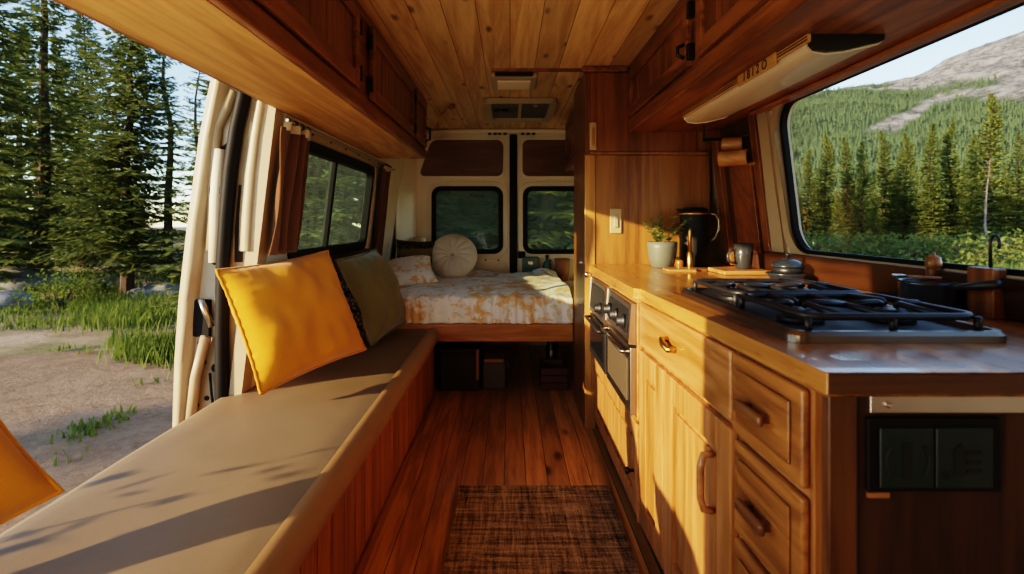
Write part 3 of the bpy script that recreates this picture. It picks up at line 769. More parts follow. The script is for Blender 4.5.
for y0, y1 in ((1.90, 2.85),):
    d = cab_door(ba, 'X', XA+.019, -1, y0, y1, .095, .42, M['oak_z'], M['oak_z'], st=.06, th=.018)
    obj('knob', MB().lathe([(.006, 0), (.006, -.015), (.014, -.02), (.012, -.03)], (XA+.001, y0+.035, .24), 'X', 12), M['dkmetal'], d, smooth=True)
def appliance(name, label, cat, y0, y1, door_m, zc, knobs):
    a = thing(name, (.7, (y0+y1)/2, .445), label, cat)
    obj('housing', MB().box(XA+.0205, 1.0, y0+.012, y1-.012, .447, .84), M['charcoal'], a)
    obj('control_panel', MB().prism([(XA+.02, zc), (XA-.022, zc+.004), (XA-.012, .838), (XA+.02, .842)], 'Y', y0+.006, y1-.006), M['steel'], a, bevel=.004)
    cp = obj('control_glass', MB().prism([(XA-.0225, zc+.03), (XA-.0255, zc+.03), (XA-.0165, .815), (XA-.0135, .815)], 'Y', y0+.05, y1-.05), M['charcoal'], a)
    for k in range(knobs):
        y = y0+.1+(y1-y0-.2)*(k/(max(1, knobs-1)))
        obj('knob', MB().lathe([(.026, 0), (.026, -.01), (.02, -.012), (.018, -.03), (.005, -.032)], (XA-.02, y, zc+.065), 'X', 18), M['iron'], a, smooth=True)
    d = obj('oven_door', MB().box(XA-.02, XA+.0195, y0+.006, y1-.006, .45, zc-.012), M['steel'] if door_m == 'steel' else M['charcoal'], a, bevel=.004)
    obj('door_glass', MB().box(XA-.0235, XA-.0205, y0+.05, y1-.05, .49, zc-.06), M['blackglass'] if door_m != 'steel' else M['smoke'], d)
    obj('handle', MB().tube([(XA-.02, y0+.03, zc-.03), (XA-.045, y0+.03, zc-.03), (XA-.045, y1-.03, zc-.03), (XA-.02, y1-.03, zc-.03)], .007, 8), M['darksteel' if door_m == 'steel' else 'iron'], d, smooth=True)
appliance('oven', 'small steel oven with black knob panel, nearer of the two built-in units', 'oven', 1.89, 2.365, 'steel', .70, 3)
appliance('grill', 'black glass fronted cooking unit with round dial beside the tall cupboard post', 'oven', 2.40, 2.86, 'black', .665, 1)

ct = thing('countertop', (.8, 1.9, .862), 'thick polished wood countertop with rounded edge running the kitchen side', 'countertop')
poly = [(.43,2.944),(.43,1.885),(.445,1.87),(.452,1.87),(.487,.83),(1.185,.83),(1.185,2.944)]
obj('end_shade_strip', MB().box(.489, 1.184, .8262, .8296, .866, .897), M['edge'], ct)  # thin dark strip that puts shade on the countertop's end face by colour
obj('worktop', MB().prism(poly, 'Z', .8625, .90), M['top'], ct, bevel=.006, seg=3)

# ------------------------------------------------------------------ cooktop
ck = thing('gas_cooktop', (.745, 1.37, .90), 'steel rimmed gas cooktop with black iron pan supports set in the counter', 'cooktop')
cx0, cx1, cy0, cy1 = .535, .955, 1.02, 1.72
mb = MB()
po = rrect(cx0, cx1, cy0, cy1, .03); pi = rrect(cx0+.016, cx1-.016, cy0+.016, cy1-.016, .025); pi2 = rrect(cx0+.024, cx1-.024, cy0+.024, cy1-.024, .02)
n = len(po)
vs = [(*p, .9005) for p in po] + [(*p, .914) for p in po] + [(*p, .922) for p in rrect(cx0+.006, cx1-.006, cy0+.006, cy1-.006, .028)] + [(*p, .922) for p in pi] + [(*p, .910) for p in pi2]
fs = []
for L in range(4):
    for k in range(n):
        j = (k+1) % n; fs.append((L*n+k, L*n+j, (L+1)*n+j, (L+1)*n+k))
mb.add(vs, fs); obj('rim', mb, M['darksteel'], ck)
obj('tray', MB().add([(*p, .9098) for p in pi2], [tuple(range(n))]), M['tray'], ck)
for bx in (.645, .845):
    for by in (1.20, 1.54):
        b = obj('burner', MB().lathe([(.048, 0), (.048, .010), (.036, .014), (.036, .018)], (bx, by, .910), 'Z', 24), M['charcoal'], ck, smooth=True, bevel=.002)
        obj('burner_cap', MB().lathe([(.034, 0), (.036, .004), (.030, .009), (.01, .011)], (bx, by, .9282), 'Z', 24), M['iron'], b, smooth=True)
for by in (1.20, 1.54):
    mb = MB(); z = .946
    x0, x1, y0, y1 = cx0+.045, cx1-.045, by-.15, by+.15
    loop = rrect(x0, x1, y0, y1, .03, 4); mb.tube([(*p, z) for p in loop+loop[:1]], .0075, 8, False)
    xm = (x0+x1)/2; mb.tube([(xm, y0, z), (xm, y1, z)], .007, 8)
    for bx in (.645, .845):
        for dx, dy in ((1,0),(-1,0),(0,1),(0,-1)):
            ex = bx+dx*(.1 if dx else 0); ey = by+dy*.15
            if dx*(xm-bx) > 0: ex = xm
            elif dx: ex = x0 if dx < 0 else x1
            mb.tube([(ex, ey, z), (bx+dx*.06, by+dy*.07, z+.004), (bx+dx*.03, by+dy*.03, z+.006), (bx+dx*.018, by+dy*.018, z+.001)], .0075, 8)
    for x in (x0, xm, x1):
        for y in (y0, y1): mb.tube([(x, y, z), (x, y, .913)], .007, 8)
    obj('pan_support', mb, M['iron'], ck, smooth=True)
for k in range(0):
    pass

# ------------------------------------------------------------------ counter things
pp_ = thing('potted_herb', (.775, 2.75, .90), 'small leafy herb in a sage ceramic pot at the counter end', 'potted plant')
obj('pot', MB().lathe([(.052, 0), (.056, .004), (.068, .05), (.074, .10), (.075, .13), (.068, .13), (.066, .115), (.001, .113)], (.775, 2.75, .90), 'Z', 32), M['ceramic'], pp_, smooth=True)
obj('soil', MB().lathe([(.066, .113), (.03, .12), (.001, .122)], (.775, 2.75, .90), 'Z', 20), M['soil'], pp_)
rs = random.Random(3); ms = MB(); ml = MB(); mrd = MB()
for k in range(15):
    a = rs.uniform(0, 2*PI); l = rs.uniform(.07, .15); lean = rs.uniform(.2, .75)
    p = [Vector((.775+.02*math.cos(a), 2.75+.02*math.sin(a), 1.015))]
    for i in range(4):
        p.append(p[-1] + Vector((math.cos(a)*lean*l/4, math.sin(a)*lean*l/4, l/4*(1-.3*lean*i/3))))
    ms.tube(p, .0022, 5)
    for i in range(1, 5):
        for q in range(4):
            c = p[i]; b = rs.uniform(0, 2*PI); L = rs.uniform(.022, .042); w = L*.42
            d = Vector((math.cos(b), math.sin(b), rs.uniform(-.2, .6))).normalized(); s_ = d.cross(Vector((0,0,1))).normalized()
            ml.add([c, c+d*L*.5+s_*w, c+d*L, c+d*L*.5-s_*w], [(0,1,2,3)])
    if k % 4 == 0: mrd.lathe([(.001, -.006), (.007, 0), (.001, .006)], p[1], 'Z', 8)
obj('stem', ms, M['stem'], pp_); lf = obj('foliage', ml, M['leaf'], pp_); obj('bud', mrd, M['redleaf'], pp_)
th = thing('thermos_jug', (.955, 2.80, .90), 'tall black thermos jug with metal rim and curved handle on the counter', 'thermos')
obj('body', MB().lathe([(.070, 0), (.074, .006), (.074, .10), (.072, .27), (.066, .295), (.05, .305), (.001, .307)], (.955, 2.80, .90), 'Z', 32), M['thermos'], th, smooth=True)
obj('rim_band', MB().lathe([(.0735, .268), (.0745, .272), (.0735, .278), (.070, .280)], (.955, 2.80, .90), 'Z', 32), M['brass'], th, smooth=True)
obj('spout', MB().prism([(.895, 1.165), (.872, 1.195), (.90, 1.195)], 'Y', 2.785, 2.815), M['thermos'], th, bevel=.004)
obj('handle', MB().tube([(1.022, 2.78, 1.175), (1.055, 2.775, 1.17), (1.072, 2.77, 1.14), (1.070, 2.77, 1.09), (1.055, 2.775, 1.05), (1.028, 2.78, 1.03)], .0075, 10), M['darksteel'], th, smooth=True)
pg = thing('pepper_grinder', (.895, 2.685, .90), 'slim brass pepper grinder in front of the black thermos', 'pepper grinder')
obj('body', MB().lathe([(.015, 0), (.016, .004), (.016, .075), (.010, .08), (.010, .085)], (.895, 2.685, .90), 'Z', 16), M['brass'], pg, smooth=True)
obj('shaft', MB().lathe([(.010, .085), (.009, .19), (.006, .2), (.001, .203)], (.895, 2.685, .90), 'Z', 16), M['brass'], pg, smooth=True)
jr = thing('spice_jar', (.848, 2.70, .90), 'tiny amber jar with dark lid between herb pot and pepper grinder', 'jar')
obj('jar', MB().lathe([(.018, 0), (.019, .003), (.019, .035), (.015, .042), (.001, .042)], (.848, 2.70, .90), 'Z', 16), M['amber'], jr, smooth=True)
obj('lid', MB().lathe([(.016, .0422), (.016, .056), (.001, .057)], (.848, 2.70, .90), 'Z', 16), M['black'], jr, smooth=True)
cb = thing('cutting_board', (.82, 2.56, .90), 'thin wooden cutting board lying before the herb pot', 'cutting board')
bp_ = [(.735,2.50),(.86,2.49),(.865,2.53),(.93,2.545),(.93,2.575),(.865,2.58),(.86,2.61),(.735,2.60)]
obj('board', MB().prism(bp_, 'Z', .9005, .912), M['board'], cb, bevel=.004)
cb2 = thing('cutting_board', (1.03, 2.42, .90), 'square wooden board under the dark mug', 'cutting board')
obj('board', MB().box(.925, 1.135, 2.33, 2.53, .9005, .919), M['board'], cb2, bevel=.005)
mg = thing('mug', (1.05, 2.43, .9195), 'dark glazed mug with side handle on a wooden board', 'mug')
obj('body', MB().lathe([(.030, 0), (.034, .004), (.040, .06), (.043, .115), (.040, .115), (.036, .06), (.030, .012), (.001, .010)], (1.05, 2.43, .9195), 'Z', 28), M['mug'], mg, smooth=True)
obj('handle', MB().tube([(1.013, 2.42, 1.005), (.985, 2.41, 1.003), (.968, 2.40, .985), (.970, 2.40, .962), (.99, 2.41, .948), (1.016, 2.42, .948)], .006, 10), M['mug'], mg, smooth=True)
b1 = thing('shallow_dish', (1.05, 2.05, .90), 'shallow navy enamel dish beneath a dark bowl by the window', 'dish')
obj('dish', MB().lathe([(.045, 0.0005), (.05, .003), (.066, .028), (.075, .036), (.072, .038), (.062, .030), (.045, .008), (.001, .007)], (1.05, 2.05, .90), 'Z', 28), M['navy'], b1, smooth=True)
b2 = thing('lidded_bowl', (1.06, 2.06, .9085), 'black lidded bowl resting in the shallow navy dish', 'bowl')
obj('bowl', MB().lathe([(.030, 0), (.034, .003), (.052, .03), (.056, .05), (.001, .05)], (1.06, 2.06, .9085), 'Z', 28), M['charcoal'], b2, smooth=True)
obj('lid', MB().lathe([(.058, .0505), (.059, .056), (.045, .072), (.02, .082), (.001, .084)], (1.06, 2.06, .9085), 'Z', 28), M['navy'], b2, smooth=True)
obj('lid_knob', MB().lathe([(.006, .083), (.006, .092), (.012, .096), (.010, .103), (.001, .104)], (1.06, 2.06, .9085), 'Z', 14), M['iron'], b2, smooth=True)
sp_ = thing('saucepan', (1.085, 1.40, .90), 'black saucepan standing behind the cooktop below the long window', 'saucepan')
obj('pan', MB().lathe([(.058, .0005), (.062, .004), (.065, .07), (.068, .078), (.064, .078), (.060, .07), (.056, .01), (.001, .008)], (1.085, 1.40, .90), 'Z', 32), M['navy'], sp_, smooth=True)
obj('handle', MB().tube([(1.085, 1.337, .965), (1.09, 1.29, .975), (1.095, 1.21, .99)], [.006, .009, .011], 10), M['iron'], sp_, smooth=True)
def rw(x, y, z0, prof, label, name='pepper_mill', cat='pepper mill', mat='stain_z'):
    t_ = thing(name, (x, y, z0), label, cat); obj('body', MB().lathe(prof, (x, y, z0), 'Z', 20), M[mat], t_, smooth=True); return t_
pm = rw(1.145, 1.46, .90, [(.020, .0005), (.021, .004), (.017, .03), (.014, .07), (.018, .10), (.018, .104)], 'turned wooden pepper mill standing on the window side behind the saucepan')
obj('cap', MB().lathe([(.016, .1045), (.020, .115), (.016, .135), (.006, .14), (.001, .15)], (1.145, 1.46, .90), 'Z', 20), M['oak_dark'], pm, smooth=True)
ub = thing('utensil_block', (1.15, 1.30, .90), 'short wooden utensil block holding a hooked ladle at the window', 'utensil holder')
obj('block', MB().box(1.132, 1.166, 1.265, 1.34, .9005, 1.02), M['stain_z'], ub, bevel=.004)
ld = thing('ladle', (1.148, 1.29, 1.02), 'hooked black ladle standing in the wooden utensil block', 'ladle')
obj('handle', MB().tube([(1.148, 1.29, 1.021), (1.148, 1.29, 1.08)] + [(1.148, 1.29-.012+.012*math.cos(q), 1.08+.018*math.sin(q)) for q in [R(20*k) for k in range(1, 12)]], .0035, 8), M['iron'], ld, smooth=True)
sn = thing('spoon', (1.06, 1.44, .98), 'small pale spoon resting across the saucepan rim', 'spoon')
obj('bowl', MB().lathe([(.001, 0), (.012, .003), (.016, .009), (.015, .010), (.001, .005)], (1.04, 1.445, .98), 'Z', 14), M['steel'], sn, smooth=True)
obj('handle', MB().tube([(1.05, 1.44, .986), (1.12, 1.40, .984)], .004, 8), M['board'], sn, smooth=True)

# lamp under the right cabinet
lm = thing('under_cabinet_lamp', (.84, 1.9, 1.57), 'long curved yellowed lamp cover fixed beneath the kitchen overhead cabinet', 'lamp')
prof = [(.752,1.588),(.752,1.562),(.765,1.548),(.80,1.543),(.85,1.548),(.90,1.560),(.935,1.568),(.945,1.575),(.945,1.588)]
prof = [(x+.03, z+.03) for x, z in prof]
obj('cover', MB().prism(prof, 'Y', 1.42, 2.42), M['diffuser'], lm, smooth=False, bevel=.003)
obj('end_cap', MB().prism([(x, z+.001) for x, z in prof], 'Y', 1.405, 1.4195), M['dkmetal'], lm)
obj('side_rail', MB().box(.771, .7815, 1.40, 2.42, 1.598, 1.619), M['pine'], lm, bevel=.002)
obj('side_groove', MB().box(.7695, .771, 1.40, 2.42, 1.610, 1.613).box(.7695, .771, 1.40, 2.42, 1.602, 1.605), M['gap'], lm)
obj('label_plate', MB().box(.763, .7692, 1.555, 1.81, 1.583, 1.6195), M['pine'], lm, bevel=.001)
# the dark characters printed on the plate
fc = bpy.data.curves.new('plate_lettering', 'FONT'); fc.body = 'I8I2O'; fc.size = .042; fc.extrude = .0006; fc.space_character = 1.75; fc.align_x = 'CENTER'; fc.align_y = 'CENTER'
fc.materials.append(M['gap'])
ft = bpy.data.objects.new('plate_text', fc); col.objects.link(ft)
bpy.context.view_layer.update()
fm = bpy.data.meshes.new_from_object(ft.evaluated_get(bpy.context.evaluated_depsgraph_get()))
bpy.data.objects.remove(ft); fm.materials.clear(); fm.materials.append(M['gap'])
fo = bpy.data.objects.new('plate_lettering', fm); col.objects.link(fo); fo.parent = lm
mw = Matrix(((0,0,-1,.7624),(-1,0,0,1.683),(0,1,0,1.601),(0,0,0,1)))
fo.matrix_local = Matrix.Translation(-Vector(lm.location)) @ mw

# wooden rolls hung below the cabinet
hk = thing('rack_rail', (1.08, 2.5, 1.5), 'short dark rail holding wooden rolls under the kitchen cabinet', 'rail')
obj('rail', MB().tube([(1.09, 2.46, 1.53), (1.09, 2.62, 1.535), (.97, 2.70, 1.54)], .008, 8), M['dkmetal'], hk, smooth=True)
for x, y in ((1.09, 2.46), (.97, 2.70)): obj('hanger', MB().tube([(x, y, 1.53), (x, y, 1.619)], .006, 8), M['dkmetal'], hk)
def roll(p0, p1, r, label, hollow):
    c = [(a+b)/2 for a, b in zip(p0, p1)]
    t_ = thing('wooden_roll', (c[0], c[1], c[2]-r), label, 'wooden roll')
    obj('roll', MB().tube([p0, p1], r, 22), M['log'], t_, bevel=.004)
    d = (Vector(p1)-Vector(p0)).normalized()
    for q, s_ in ((p0, -1), (p1, 1)):
        e = Vector(q)+d*s_*.0005
        obj('hollow_end' if hollow else 'end_grain', MB().tube([e, e+d*s_*.001], r*(.62 if hollow else .45), 18), M['gap'] if hollow and s_ > 0 else M['dark_door'], t_)
    if hollow:
        e = Vector(p1); obj('flap', MB().prism([(e.x-.0, e.z-r), (e.x+.075, e.z-r*.3), (e.x+.085, e.z-r*.9), (e.x+.02, e.z-r*1.0)], 'Y', e.y-.02, e.y+.02), M['log'], t_, bevel=.003)
roll((1.005, 2.56, 1.497), (1.085, 2.52, 1.497), .031, 'upper pale wooden roll, shorter, hanging under the kitchen cabinet', False)
roll((.985, 2.54, 1.425), (1.085, 2.46, 1.428), .036, 'lower pale wooden roll with hollow end hanging by the window', True)

# ------------------------------------------------------------------ bench
bn = thing('bench_seat', (-.8, 1.8, 0), 'long bench seat with taupe vinyl pad and boarded wood front', 'bench')
obj('front_board', MB().box(-.505, -.485, .27, 3.44, .0, .395), M['bench_front'], bn)
obj('base_board', MB().box(-.4845, -.470, .27, 3.44, .0, .045), M['stain_y'], bn, bevel=.004)
obj('seat_box', MB().box(-1.125, -.506, .27, 2.14, .0, .39).box(-1.045, -.506, 2.1405, 3.44, .0, .39), M['stain_z'], bn)
def pad(u, v):
    # v across: profile; u along
    prof = [(-1.13,.395),(-1.135,.42),(-1.12,.446),(-1.07,.452),(-.95,.452),(-.8,.4525),(-.65,.452),(-.56,.451),(-.50,.446),(-.468,.432),(-.455,.41),(-.458,.388),(-.475,.372),(-.5,.372)]
    t = v*(len(prof)-1); i = min(int(t), len(prof)-2); f = t-i
    x = prof[i][0]*(1-f)+prof[i+1][0]*f; z = prof[i][1]*(1-f)+prof[i+1][1]*f
    y = .27+3.17*u
    if y > 2.1: x = max(x, -1.05)
    if z > .44: z += .004*math.sin(y*2.1+x*3)+.0035*mnoise.noise(Vector((x*5, y*3, 0)))
    return (x, y, z)
mbp = MB(); mbp.grid(140, 40, pad)
po_ = obj('seat_pad', mbp, M['vinyl'], bn, smooth=True)
def edge(u, v):
    a = R(100-150*v); return (-.505+.051*math.cos(a)+.004, .27+3.17*u, .405+.051*math.sin(a))
obj('edge_roll', MB().grid(60, 12, edge), M['vinyl_edge'], bn, smooth=True)

# ------------------------------------------------------------------ cushions
def cushion_mb(w, h, t, seed=0, n=34, wr=.012, pinch=.10):
    rs = random.Random(seed); o1 = Vector((rs.uniform(0,50), rs.uniform(0,50), 0))
    front, back = MB(), MB()
    def pt(u, v, s):
        a = 2*u-1; b = 2*v-1
        x = a*(1-pinch*(1-b*b)*(abs(a)**2))*w/2*1.0; y = b*(1-pinch*(1-a*a)*(abs(b)**2))*h/2
        e = max(0, (1-abs(a)**2.6)*(1-abs(b)**2.6))
        z = t/2*e**.52
        k = mnoise.noise(o1+Vector((x*6, y*6, s*3)))*wr + mnoise.noise(o1+Vector((x*16, y*10, s*7)))*wr*.4
        edge_w = math.sin((a if abs(b) > abs(a) else b)*38+s)*.002*(1-e)
        return (x, y, s*(z + k*min(1, e*3)) + edge_w)
    front.grid(n, n, lambda u, v: pt(u, v, 1)); back.grid(n, n, lambda u, v: pt(1-u, v, -1))
    m = MB(); m.add(front.v, front.f); m.add(back.v, back.f)
    return m, pt
def frame_from(c, ux, uy):
    ux = Vector(ux).normalized(); n = ux.cross(Vector(uy)).normalized(); uy = n.cross(ux)
    return Matrix(((ux.x,uy.x,n.x,c[0]),(ux.y,uy.y,n.y,c[1]),(ux.z,uy.z,n.z,c[2]),(0,0,0,1)))
def cushion(name, label, mw, w, h, t, mat, seed=0, piping=None, wr=.012, fringe=None, cat='cushion', pinch=.10):
    r = thing(name, tuple(mw.translation), label, cat)
    m, pt = cushion_mb(w, h, t, seed, wr=wr, pinch=pinch)
    T = lambda p: tuple(mw @ Vector(p))
    m.v = [T(p) for p in m.v]
    obj('cover', m, mat, r, smooth=True, weld=True)
    per = [(k/24, 0) for k in range(24)] + [(1, k/24) for k in range(24)] + [(1-k/24, 1) for k in range(24)] + [(0, 1-k/24) for k in range(24)]
    loop = [T(pt(*p, 1)) for p in per]
    if piping: obj('seam', MB().tube(loop+loop[:1], .006, 6, False), piping, r, smooth=True)
    if fringe:
        rs = random.Random(5); mb = MB(); c = mw.translation
        for k in range(len(loop)):
            for q in range(6):
                p = Vector(loop[k]).lerp(Vector(loop[(k+1) % len(loop)]), q/6); d = (p-c).normalized()
                e = p + d*rs.uniform(.012, .026) + Vector((rs.uniform(-.008,.008), rs.uniform(-.008,.008), rs.uniform(-.008,.004)))
                s_ = d.cross(mw.col[2].to_3d()).normalized()*.0028
                mb.add([p-s_, p+s_, e], [(0,1,2)])
        obj('fringe', mb, fringe, r)
    return r
def pose(tl, tr, br, bl):
    tl, tr, br, bl = map(Vector, (tl, tr, br, bl))
    c = (tl+tr+br+bl)/4; return frame_from(c, (tr-tl)+(br-bl), (tl-bl)+(tr-br)), ((tr-tl).length+(br-bl).length)/2, ((tl-bl).length+(tr-br).length)/2
S_ = .945
def SC(p): return (p[0]*S_, p[1]*S_, 1.13+(p[2]-1.13)*S_)
def SC(p, k): return (p[0]*k, p[1]*k, 1.13+(p[2]-1.13)*k)
mw, w, h = pose(SC((-1.222,2.165,.943), .90), SC((-.945,2.64,.98), .90), SC((-.675,2.55,.535), .95), SC((-.875,2.08,.485), .95))
cushion('throw_cushion', 'large mustard yellow cushion leaning by the open doorway, seam along its edge', mw, w*1.10, h*.95, .17, M['yellow'], 11, M['yellow2'], .03, pinch=.055)
mw, w, h = pose((-.929,2.91,.918), (-.843,3.384,.953), (-.66,3.383,.506), (-.746,2.909,.472))
gmw = mw.copy()
cushion('throw_cushion', 'dark olive green cushion with frayed edge propped beyond the yellow one', mw, w*1.02, h*1.02, .21, M['green'], 4, M['greenedge'], .035, M['greenedge'], pinch=.05)
mw2 = Matrix.Translation(Vector((-.085, -.19, -.04))) @ gmw
cushion('throw_cushion', 'black and cream knitted cushion half hidden between yellow and olive cushions', mw2, .42, .44, .12, M['knit'], 9, None, .01, pinch=.06)
d1_, d2_ = Vector((.71,.605,-.356)), Vector((.034,.476,.878))
mw = frame_from((-1.145, .945, .675), d1_+d2_, d2_-d1_)
cushion('throw_cushion', 'mustard yellow cushion cut off by the frame at the near bench end', mw, .42, .42, .15, M['yellow2'], 21, M['yellow'], .012)
mw = frame_from((-1.02, .52, .61), (.25, .97, 0), (-.5, .1, .75))
cushion('throw_cushion', 'added mustard yellow cushion, unseen at the extreme near end, shading the bench', mw, .44, .36, .14, M['yellow'], 23, M['yellow2'], .012)  # out-of-view cushion added to throw shade on the near seat
# bed cushions
def round_cushion(c, r, t, tilt):
    rt = thing('round_cushion', (c[0], c[1], c[2]-r*.9), 'round cream pleated cushion with central tuft on the bed', 'cushion')
    m = MB()
    for s in (1, -1):
        def fn(u, v):
            a = 2*PI*u; q = v
            z = t/2*(1-q**2.4)**.5*(1-.75*math.exp(-(q*4.5)**2)) if q < 1 else 0
            z += .03*(abs(math.sin(a*7))-.55)*q*(1-q**5)*(1.35-q)
            rr = r*q
            x, y = rr*math.cos(a*s), rr*math.sin(a*s)
            zz = s*z
            return (c[0]+x, c[1]-zz*math.cos(tilt)+y*math.sin(tilt), c[2]+y*math.cos(tilt)+zz*math.sin(tilt))
        m.grid(193, 20, fn)
    obj('cover', m, M['cream_cloth'], rt, smooth=True, weld=True)
    zc = t/2*.25+.004
    obj('button', MB().lathe([(.001, -.008), (.014, -.004), (.016, 0)], (c[0], c[1]-zc*math.cos(tilt), c[2]+zc*math.sin(tilt)), 'Y', 14), M['sash'], rt, smooth=True)
round_cushion((-.475, 4.48, .845), .205, .16, R(28))
mw = frame_from((-.76, 4.02, .755), (.9, .25, .12), (-.25, .75, .42))
cushion('bed_pillow', 'yellow floral bed pillow lying at the head end of the bed', mw, .40, .36, .15, M['floral'], 31, None, .012)
mw = frame_from((-.78, 4.42, .84), (1, .15, -.05), (0, .3, .85))
cushion('bed_pillow', 'dark knitted pillow with olive bands behind the floral pillow', mw, .32, .30, .13, M['knit2'], 33, None, .01)

# ------------------------------------------------------------------ bed
bd = thing('bed', (-.2, 4.2, 0), 'raised wooden bed platform across the rear of the van', 'bed')
obj('front_board', MB().box(-.97, .404, 3.445, 3.475, .365, .478), M['bed_board'], bd, bevel=.005)
obj('platform', MB().box(-1.0, 1.1, 3.476, 4.86, .40, .43), M['pine'], bd)
obj('platform_leg', MB().box(-.3, -.22, 4.3, 4.38, 0, .399).box(.3, .38, 4.3, 4.38, 0, .399), M['dark_wood'], bd)
obj('mattress', MB().box(-.97, 1.0, 3.49, 4.85, .4305, .60), M['cream_cloth'], bd, bevel=.03)
def duv(u, v):
    # v 0 bottom front -> fold -> back
    x = -.98+1.385*u
    if v < .2:
        t = v/.2; y = 3.455+.03*(t**3); z = .482+.165*t
        amp = .014*(1-t*.4)
        y -= amp*abs(math.sin(x*46+2*math.sin(x*9)))*1.2 + .012*mnoise.noise(Vector((x*9, 0, t*2)))
        z += .006*mnoise.noise(Vector((x*14, 4, 0)))
    else:
        t = (v-.2)/.8; y = 3.485+1.37*t
        rise = min(1, t*9)
        z = .647+.03*math.sin(min(1, t*8)*PI/2)
        z += (.026*mnoise.noise(Vector((x*3.5, y*3.2, 1))) + .013*mnoise.noise(Vector((x*9, y*8, 3))))*rise
        z += .010*math.sin(x*46+2*math.sin(x*9))*math.exp(-t*14)
        z -= .0*(t > .92)
        if x > .2 and t > .6: z += .05*math.exp(-((x-.3)/.1)**2-((t-.9)/.18)**2)
    return (x, y, z)
dv = obj('duvet', MB().grid(180, 90, duv), M['floral'], None, smooth=True)
tag(dv, 'crinkled white and ochre floral duvet spread over the rear bed', 'duvet')
sm = dv.modifiers.new('s', 'SOLIDIFY'); sm.thickness = .012; sm.offset = -1
# corner ledge and candle
struct('trim_16', MB().box(-.985, -.73, 4.72, 4.90, .62, .868), M['beige'], bevel=.01)
cn = thing('candle_jar', (-.805, 4.8, .8685), 'cream candle jar on the corner ledge behind the round cushion', 'candle')
obj('jar', MB().lathe([(.05, 0), (.054, .004), (.054, .12), (.050, .124), (.048, .11), (.001, .108)], (-.805, 4.8, .8685), 'Z', 24), M['candle'], cn, smooth=True)
obj('wick', MB().tube([(-.805, 4.8, .976), (-.803, 4.8, .992)], .002, 6), M['black'], cn)
# clutter at the back right of the bed
def jug(x, y, z, r, h, label):
    t_ = thing('glass_jug', (x, y, z), label, 'jug')
    obj('body', MB().lathe([(r*.9, 0), (r, .01), (r, h*.6), (r*.75, h*.78), (r*.35, h*.86), (r*.35, h), (.001, h)], (x, y, z), 'Z', 22), M['teal'], t_, smooth=True)
    obj('cap', MB().lathe([(r*.4, h+.0005), (r*.4, h+.02), (.001, h+.021)], (x, y, z), 'Z', 16), M['dkmetal'], t_, smooth=True)
tb = thing('storage_box', (.19, 4.82, .60), 'teal box standing between bed and right rear door', 'box')
obj('box', MB().box(.11, .26, 4.875, 4.925, .60, .815), M['teal'], tb, bevel=.01)
obj('clasp', MB().box(.165, .205, 4.867, 4.8745, .745, .775), M['chrome'], tb, bevel=.003)
jug(.335, 4.89, .62, .04, .19, 'teal glass jug beside the teal box behind the duvet')
bk = thing('basket', (.47, 4.88, .60), 'brown woven basket at the right rear corner behind the duvet', 'basket')
obj('body', MB().lathe([(.05, 0), (.06, .05), (.066, .16), (.07, .20), (.062, .20), (.055, .05), (.001, .02)], (.47, 4.87, .60), 'Z', 24), M['tan'], bk, smooth=True)
struct('trim_17', MB().box(-.8, .9, 4.865, 4.945, .55, .599), M['beige'])

# under the bed
sb = thing('travel_chest', (-.36, 3.8, 0), 'black canvas chest with tan strap under the bed by the bench', 'chest')
obj('body', MB().box(-.468, -.205, 3.60, 3.95, .001, .25), M['dark_cloth'], sb, bevel=.012)
obj('lid', MB().box(-.472, -.200, 3.595, 3.955, .2505, .285), M['dark_cloth'], sb, bevel=.008)
obj('strap', MB().box(-.225, -.207, 3.588, 3.5945, .08, .283), M['tan'], sb)
gb = thing('canvas_bag', (-.10, 3.75, 0), 'small grey canvas bag with tan flap under the bed', 'bag')
obj('body', MB().box(-.185, -.03, 3.62, 3.80, .001, .185), M['grey_cloth'], gb, bevel=.02, seg=3)
obj('flap', MB().box(-.175, -.04, 3.612, 3.80, .1855, .212), M['tan'], gb, bevel=.008)
obj('handle', MB().tube([(-.03, 3.70, .18), (-.015, 3.70, .16), (-.012, 3.70, .13)], .008, 8), M['grey_cloth'], gb, smooth=True)
cr = thing('wooden_crate', (.30, 3.75, 0), 'dark red wooden crate in shadow under the bed on the right', 'crate')
mb = MB()
for k in range(3): mb.box(.21, .385, 3.62, 3.632, .005+k*.05, .047+k*.05).box(.21, .385, 3.86, 3.872, .005+k*.05, .047+k*.05)
mb.box(.21, .222, 3.632, 3.86, .0, .15).box(.373, .385, 3.632, 3.86, 0, .15).box(.222, .373, 3.632, 3.86, .002, .014)
obj('slats', mb, M['crate'], cr)
tg = thing('water_bottle', (.335, 3.9, 0), 'dark bottle with small pale label in the shadow under the bed', 'bottle')
obj('body', MB().lathe([(.04, .001), (.042, .01), (.042, .22), (.02, .27), (.018, .30), (.001, .30)], (.30, 3.93, 0), 'Z', 20), M['charcoal'], tg, smooth=True)
obj('label_patch', MB().box(.29, .305, 3.883, 3.887, .17, .205), M['white_label'], tg)

